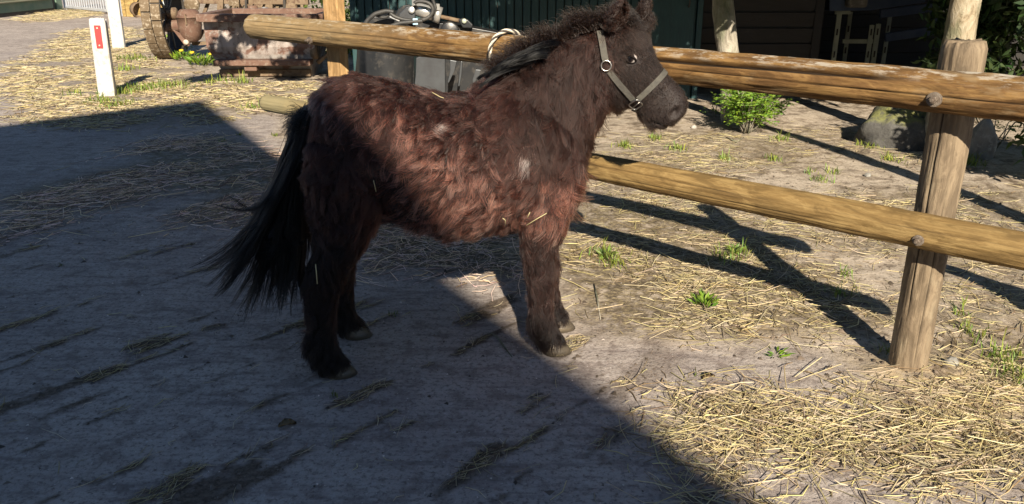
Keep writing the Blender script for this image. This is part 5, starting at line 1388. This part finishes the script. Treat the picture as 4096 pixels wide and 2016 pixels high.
# ================================================================== TEAL SHED
def teal_shed():
    Y0 = 9.2; xl = at(1424, 0, Y0)[0]; xr = at(2776, 200, Y0)[0]; b = np.array([xl, Y0, 0])
    t = thing('teal_shed', 'dark teal shed of narrow upright boards behind the fence', 'shed', tuple(b))
    W = xr - xl; n = int(W / .088)
    base = MB().box((0, 0, 0), (.080, .03, 2.5)); me = None
    for k in range(n):
        x = (k + .5) * W / n
        if me is None:
            o = base.build('board', M['teal'], t, False, .005); me = o.data
        else:
            o = bpy.data.objects.new('board', me); COL.objects.link(o); o.parent = t
            m_ = o.modifiers.new('bevel', 'BEVEL'); m_.width = .005; m_.limit_method = 'ANGLE'
        o.location = (x, rng.uniform(-.004, .004), 1.25)
    MB().box((W / 2, .05, 1.25), (W, .05, 2.5)).build('backing', M['dark_iron'], t)
    MB().box((-.03, -.005, 1.27), (.07, .08, 2.54)).build('corner_post', M['teal'], t, False, .008)
    MB().box((W + .03, -.005, 1.27), (.06, .08, 2.54)).build('corner_post', M['teal'], t, False, .008)
    MB().box((W - .32, -.028, 1.0), (.58, .03, 2.0)).build('door_panel', M['teal'], t, False, .006)
    MB().tube([(W - .10, -.045, .98), (W - .10, -.085, 1.0), (W - .10, -.085, 1.12), (W - .10, -.045, 1.14)], .008, 8).build('handle', M['dark_iron'], t, True)
    MB().prism([(-.3, -.5, 2.52), (W + .2, -.5, 2.52), (W + .2, 3.0, 3.1), (-.3, 3.0, 3.1)], (0, 0, .06)).build('roof', M['dark_iron'], t)
    MB().box((-.02, 1.5, 1.25), (.05, 2.9, 2.5)).build('side_wall', M['teal'], t)
teal_shed()
# ================================================================== BLACK BOARD SHED WITH OPEN BAY
def black_shed():
    Y0 = 9.5; x0 = at(2790, 200, Y0)[0] + .02; x1 = at(3255, 100, Y0)[0]; x2 = 8.6; b = np.array([x0, Y0, 0])
    t = thing('black_shed', 'black shed of wide horizontal boards with an open bay behind the slim tree', 'shed', tuple(b))
    bh = .17
    for k in range(14):
        MB().box(((x1 - x0) / 2, 0, .06 + bh * (k + .5)), (x1 - x0, .025, bh - .012), axes=((1, 0, 0), (0, .993, .12), (0, -.12, .993))).build('board', M['black_board'], t, False, .003)
    MB().box(((x1 - x0) / 2, .05, 1.2), (x1 - x0, .04, 2.4)).build('backing', M['dark_iron'], t)
    MB().box((x1 - x0 + .04, .02, 1.25), (.10, .10, 2.5)).build('corner_post', M['black_board'], t, False, .01)
    for k in range(14):
        MB().box(((x2 + x1) / 2 - x0, 2.2, .06 + bh * (k + .5)), (x2 - x1, .025, bh - .012)).build('rear_board', M['black_board'], t, False, .003)
    MB().box(((x2 + x1) / 2 - x0, 2.26, 1.25), (x2 - x1, .05, 2.5)).build('backing', M['dark_iron'], t)
    MB().box((x1 - x0 + .02, 1.1, 1.2), (.05, 2.1, 2.4)).build('side_wall', M['black_board'], t)
    MB().box((x2 - x0, 1.1, 1.2), (.05, 2.3, 2.4)).build('side_wall', M['black_board'], t)
    MB().prism([(-.1, -.5, 2.5), (x2 - x0 + .2, -.5, 2.5), (x2 - x0 + .2, 2.6, 2.9), (-.1, 2.6, 2.9)], (0, 0, .06)).build('roof', M['dark_iron'], t)
black_shed()
# ================================================================== STEEL RACK WITH BLUE TOP
def rack():
    Y0 = 10.1; b = at(3440, 340, Y0); b[2] = 0
    t = thing('steel_rack', 'pale slotted steel rack carrying a dark blue sheet in the open bay', 'rack', tuple(b))
    P = lambda x, y, dy=0.0: at(x, y, Y0 + dy) - b
    def upright(x, ytop, dy, w):
        top = P(x, ytop, dy); bot = np.array([top[0], top[1], .0])
        u = MB(); u.bar(bot, top, w, .012, (0, 1, 0)); u.bar(bot + np.array([w / 2, .03, 0]), top + np.array([w / 2, .03, 0]), .012, .06, (0, 1, 0))
        o = u.build('upright', M['pale_green'], t, False, .002)
        z = .12
        while z < top[2] - .08:
            MB().box((top[0], top[1] - .0075, z), (.018, .004, .075)).build('slot', M['dark_iron'], o); z += .26
    for x, yt, dy, w in ((3358, 48, 0, .055), (3402, 48, .45, .05), (3488, 100, 0, .05), (3514, 95, .04, .055), (3560, 60, .5, .05)): upright(x, yt, dy, w)
    for p, q in (((3340, 48), (3400, 48)), ((3370, 165), (3490, 165)), ((3370, 268), (3500, 268))): MB().bar(P(*p, .02), P(*q, .02), .03, .05).build('crossbar', M['pale_green'], t, False, .003)
    MB().prism([P(3318, 45, -.1), P(3318, -30, -.1), P(3720, -40, -.1), P(3700, 10, -.1), P(3480, 42, -.1)], (0, .8, 0)).build('sheet', M['blue_sheet'], t, False, .01)
    for p, q in (((3520, 55), (3745, 28)), ((3540, 150), (3745, 120)), ((3740, 10), (3735, 140))): MB().bar(P(*p, .1), P(*q, .1), .05, .10).build('rail', M['blue_sheet'], t, False, .006)
    MB().box(P(3425, 8, -.16), (.22, .16, .12)).build('load', M['stone'], t, False, .03)
rack()

# ================================================================== SMALL THINGS ON THE YARD
def twig(label, pxs, r_=.004):
    pts = []
    for x, y in pxs:
        g0 = gnd(x, y); pts.append((g0[0], g0[1], float(gz(g0[0], g0[1])[0]) + r_ * 1.2))
    c = np.array(pts[0]); o = MB().tube([np.array(p) - c for p in pts], [r_ * .6] + [r_] * (len(pts) - 2) + [r_ * .4], 7).build('twig', M['bark'], None, True); o.location = c
    tag(o, label, 'twig')
twig('thin dark twig on the shaded concrete left of the front hooves', [(1962, 1335), (1990, 1352), (2012, 1385), (2048, 1432)])
twig('straight brown twig standing out of the straw right of the front hooves', [(2375, 1150), (2388, 1200), (2402, 1285)], .005)
twig('dark curved twig by the foot of the leafy bush', [(2905, 560), (2945, 575), (2975, 560)], .008)
def dry_leaf(label, px, size):
    g0 = gnd(*px); z0 = float(gz(g0[0], g0[1])[0]); n = 9; top = []; bot = []
    for k in range(n):
        u = k / (n - 1); w = size * .36 * math.sin(math.pi * (u * .92 + .05)) * (1 + .18 * math.sin(k * 2.3)); cu = size * .16 * math.sin(math.pi * u)
        top.append([(size * (u - .5), -w, cu + .012), (size * (u - .5), 0, cu * .5 + .003), (size * (u - .5), w, cu + .010), (size * (u - .5), 0, cu * .5 + .0015)])
    o = MB().loft(top).build('dry_leaf', M['rail_brown'], None, True); o.location = (g0[0], g0[1], z0); o.rotation_euler = (0, 0, .4)
    tag(o, label, 'leaf')
dry_leaf('curled brown dry leaf on the sunlit concrete above the straw heap', (2835, 1515), .055)
dry_leaf('brown dry leaf in a dirt groove of the shaded concrete', (1150, 1705), .06)
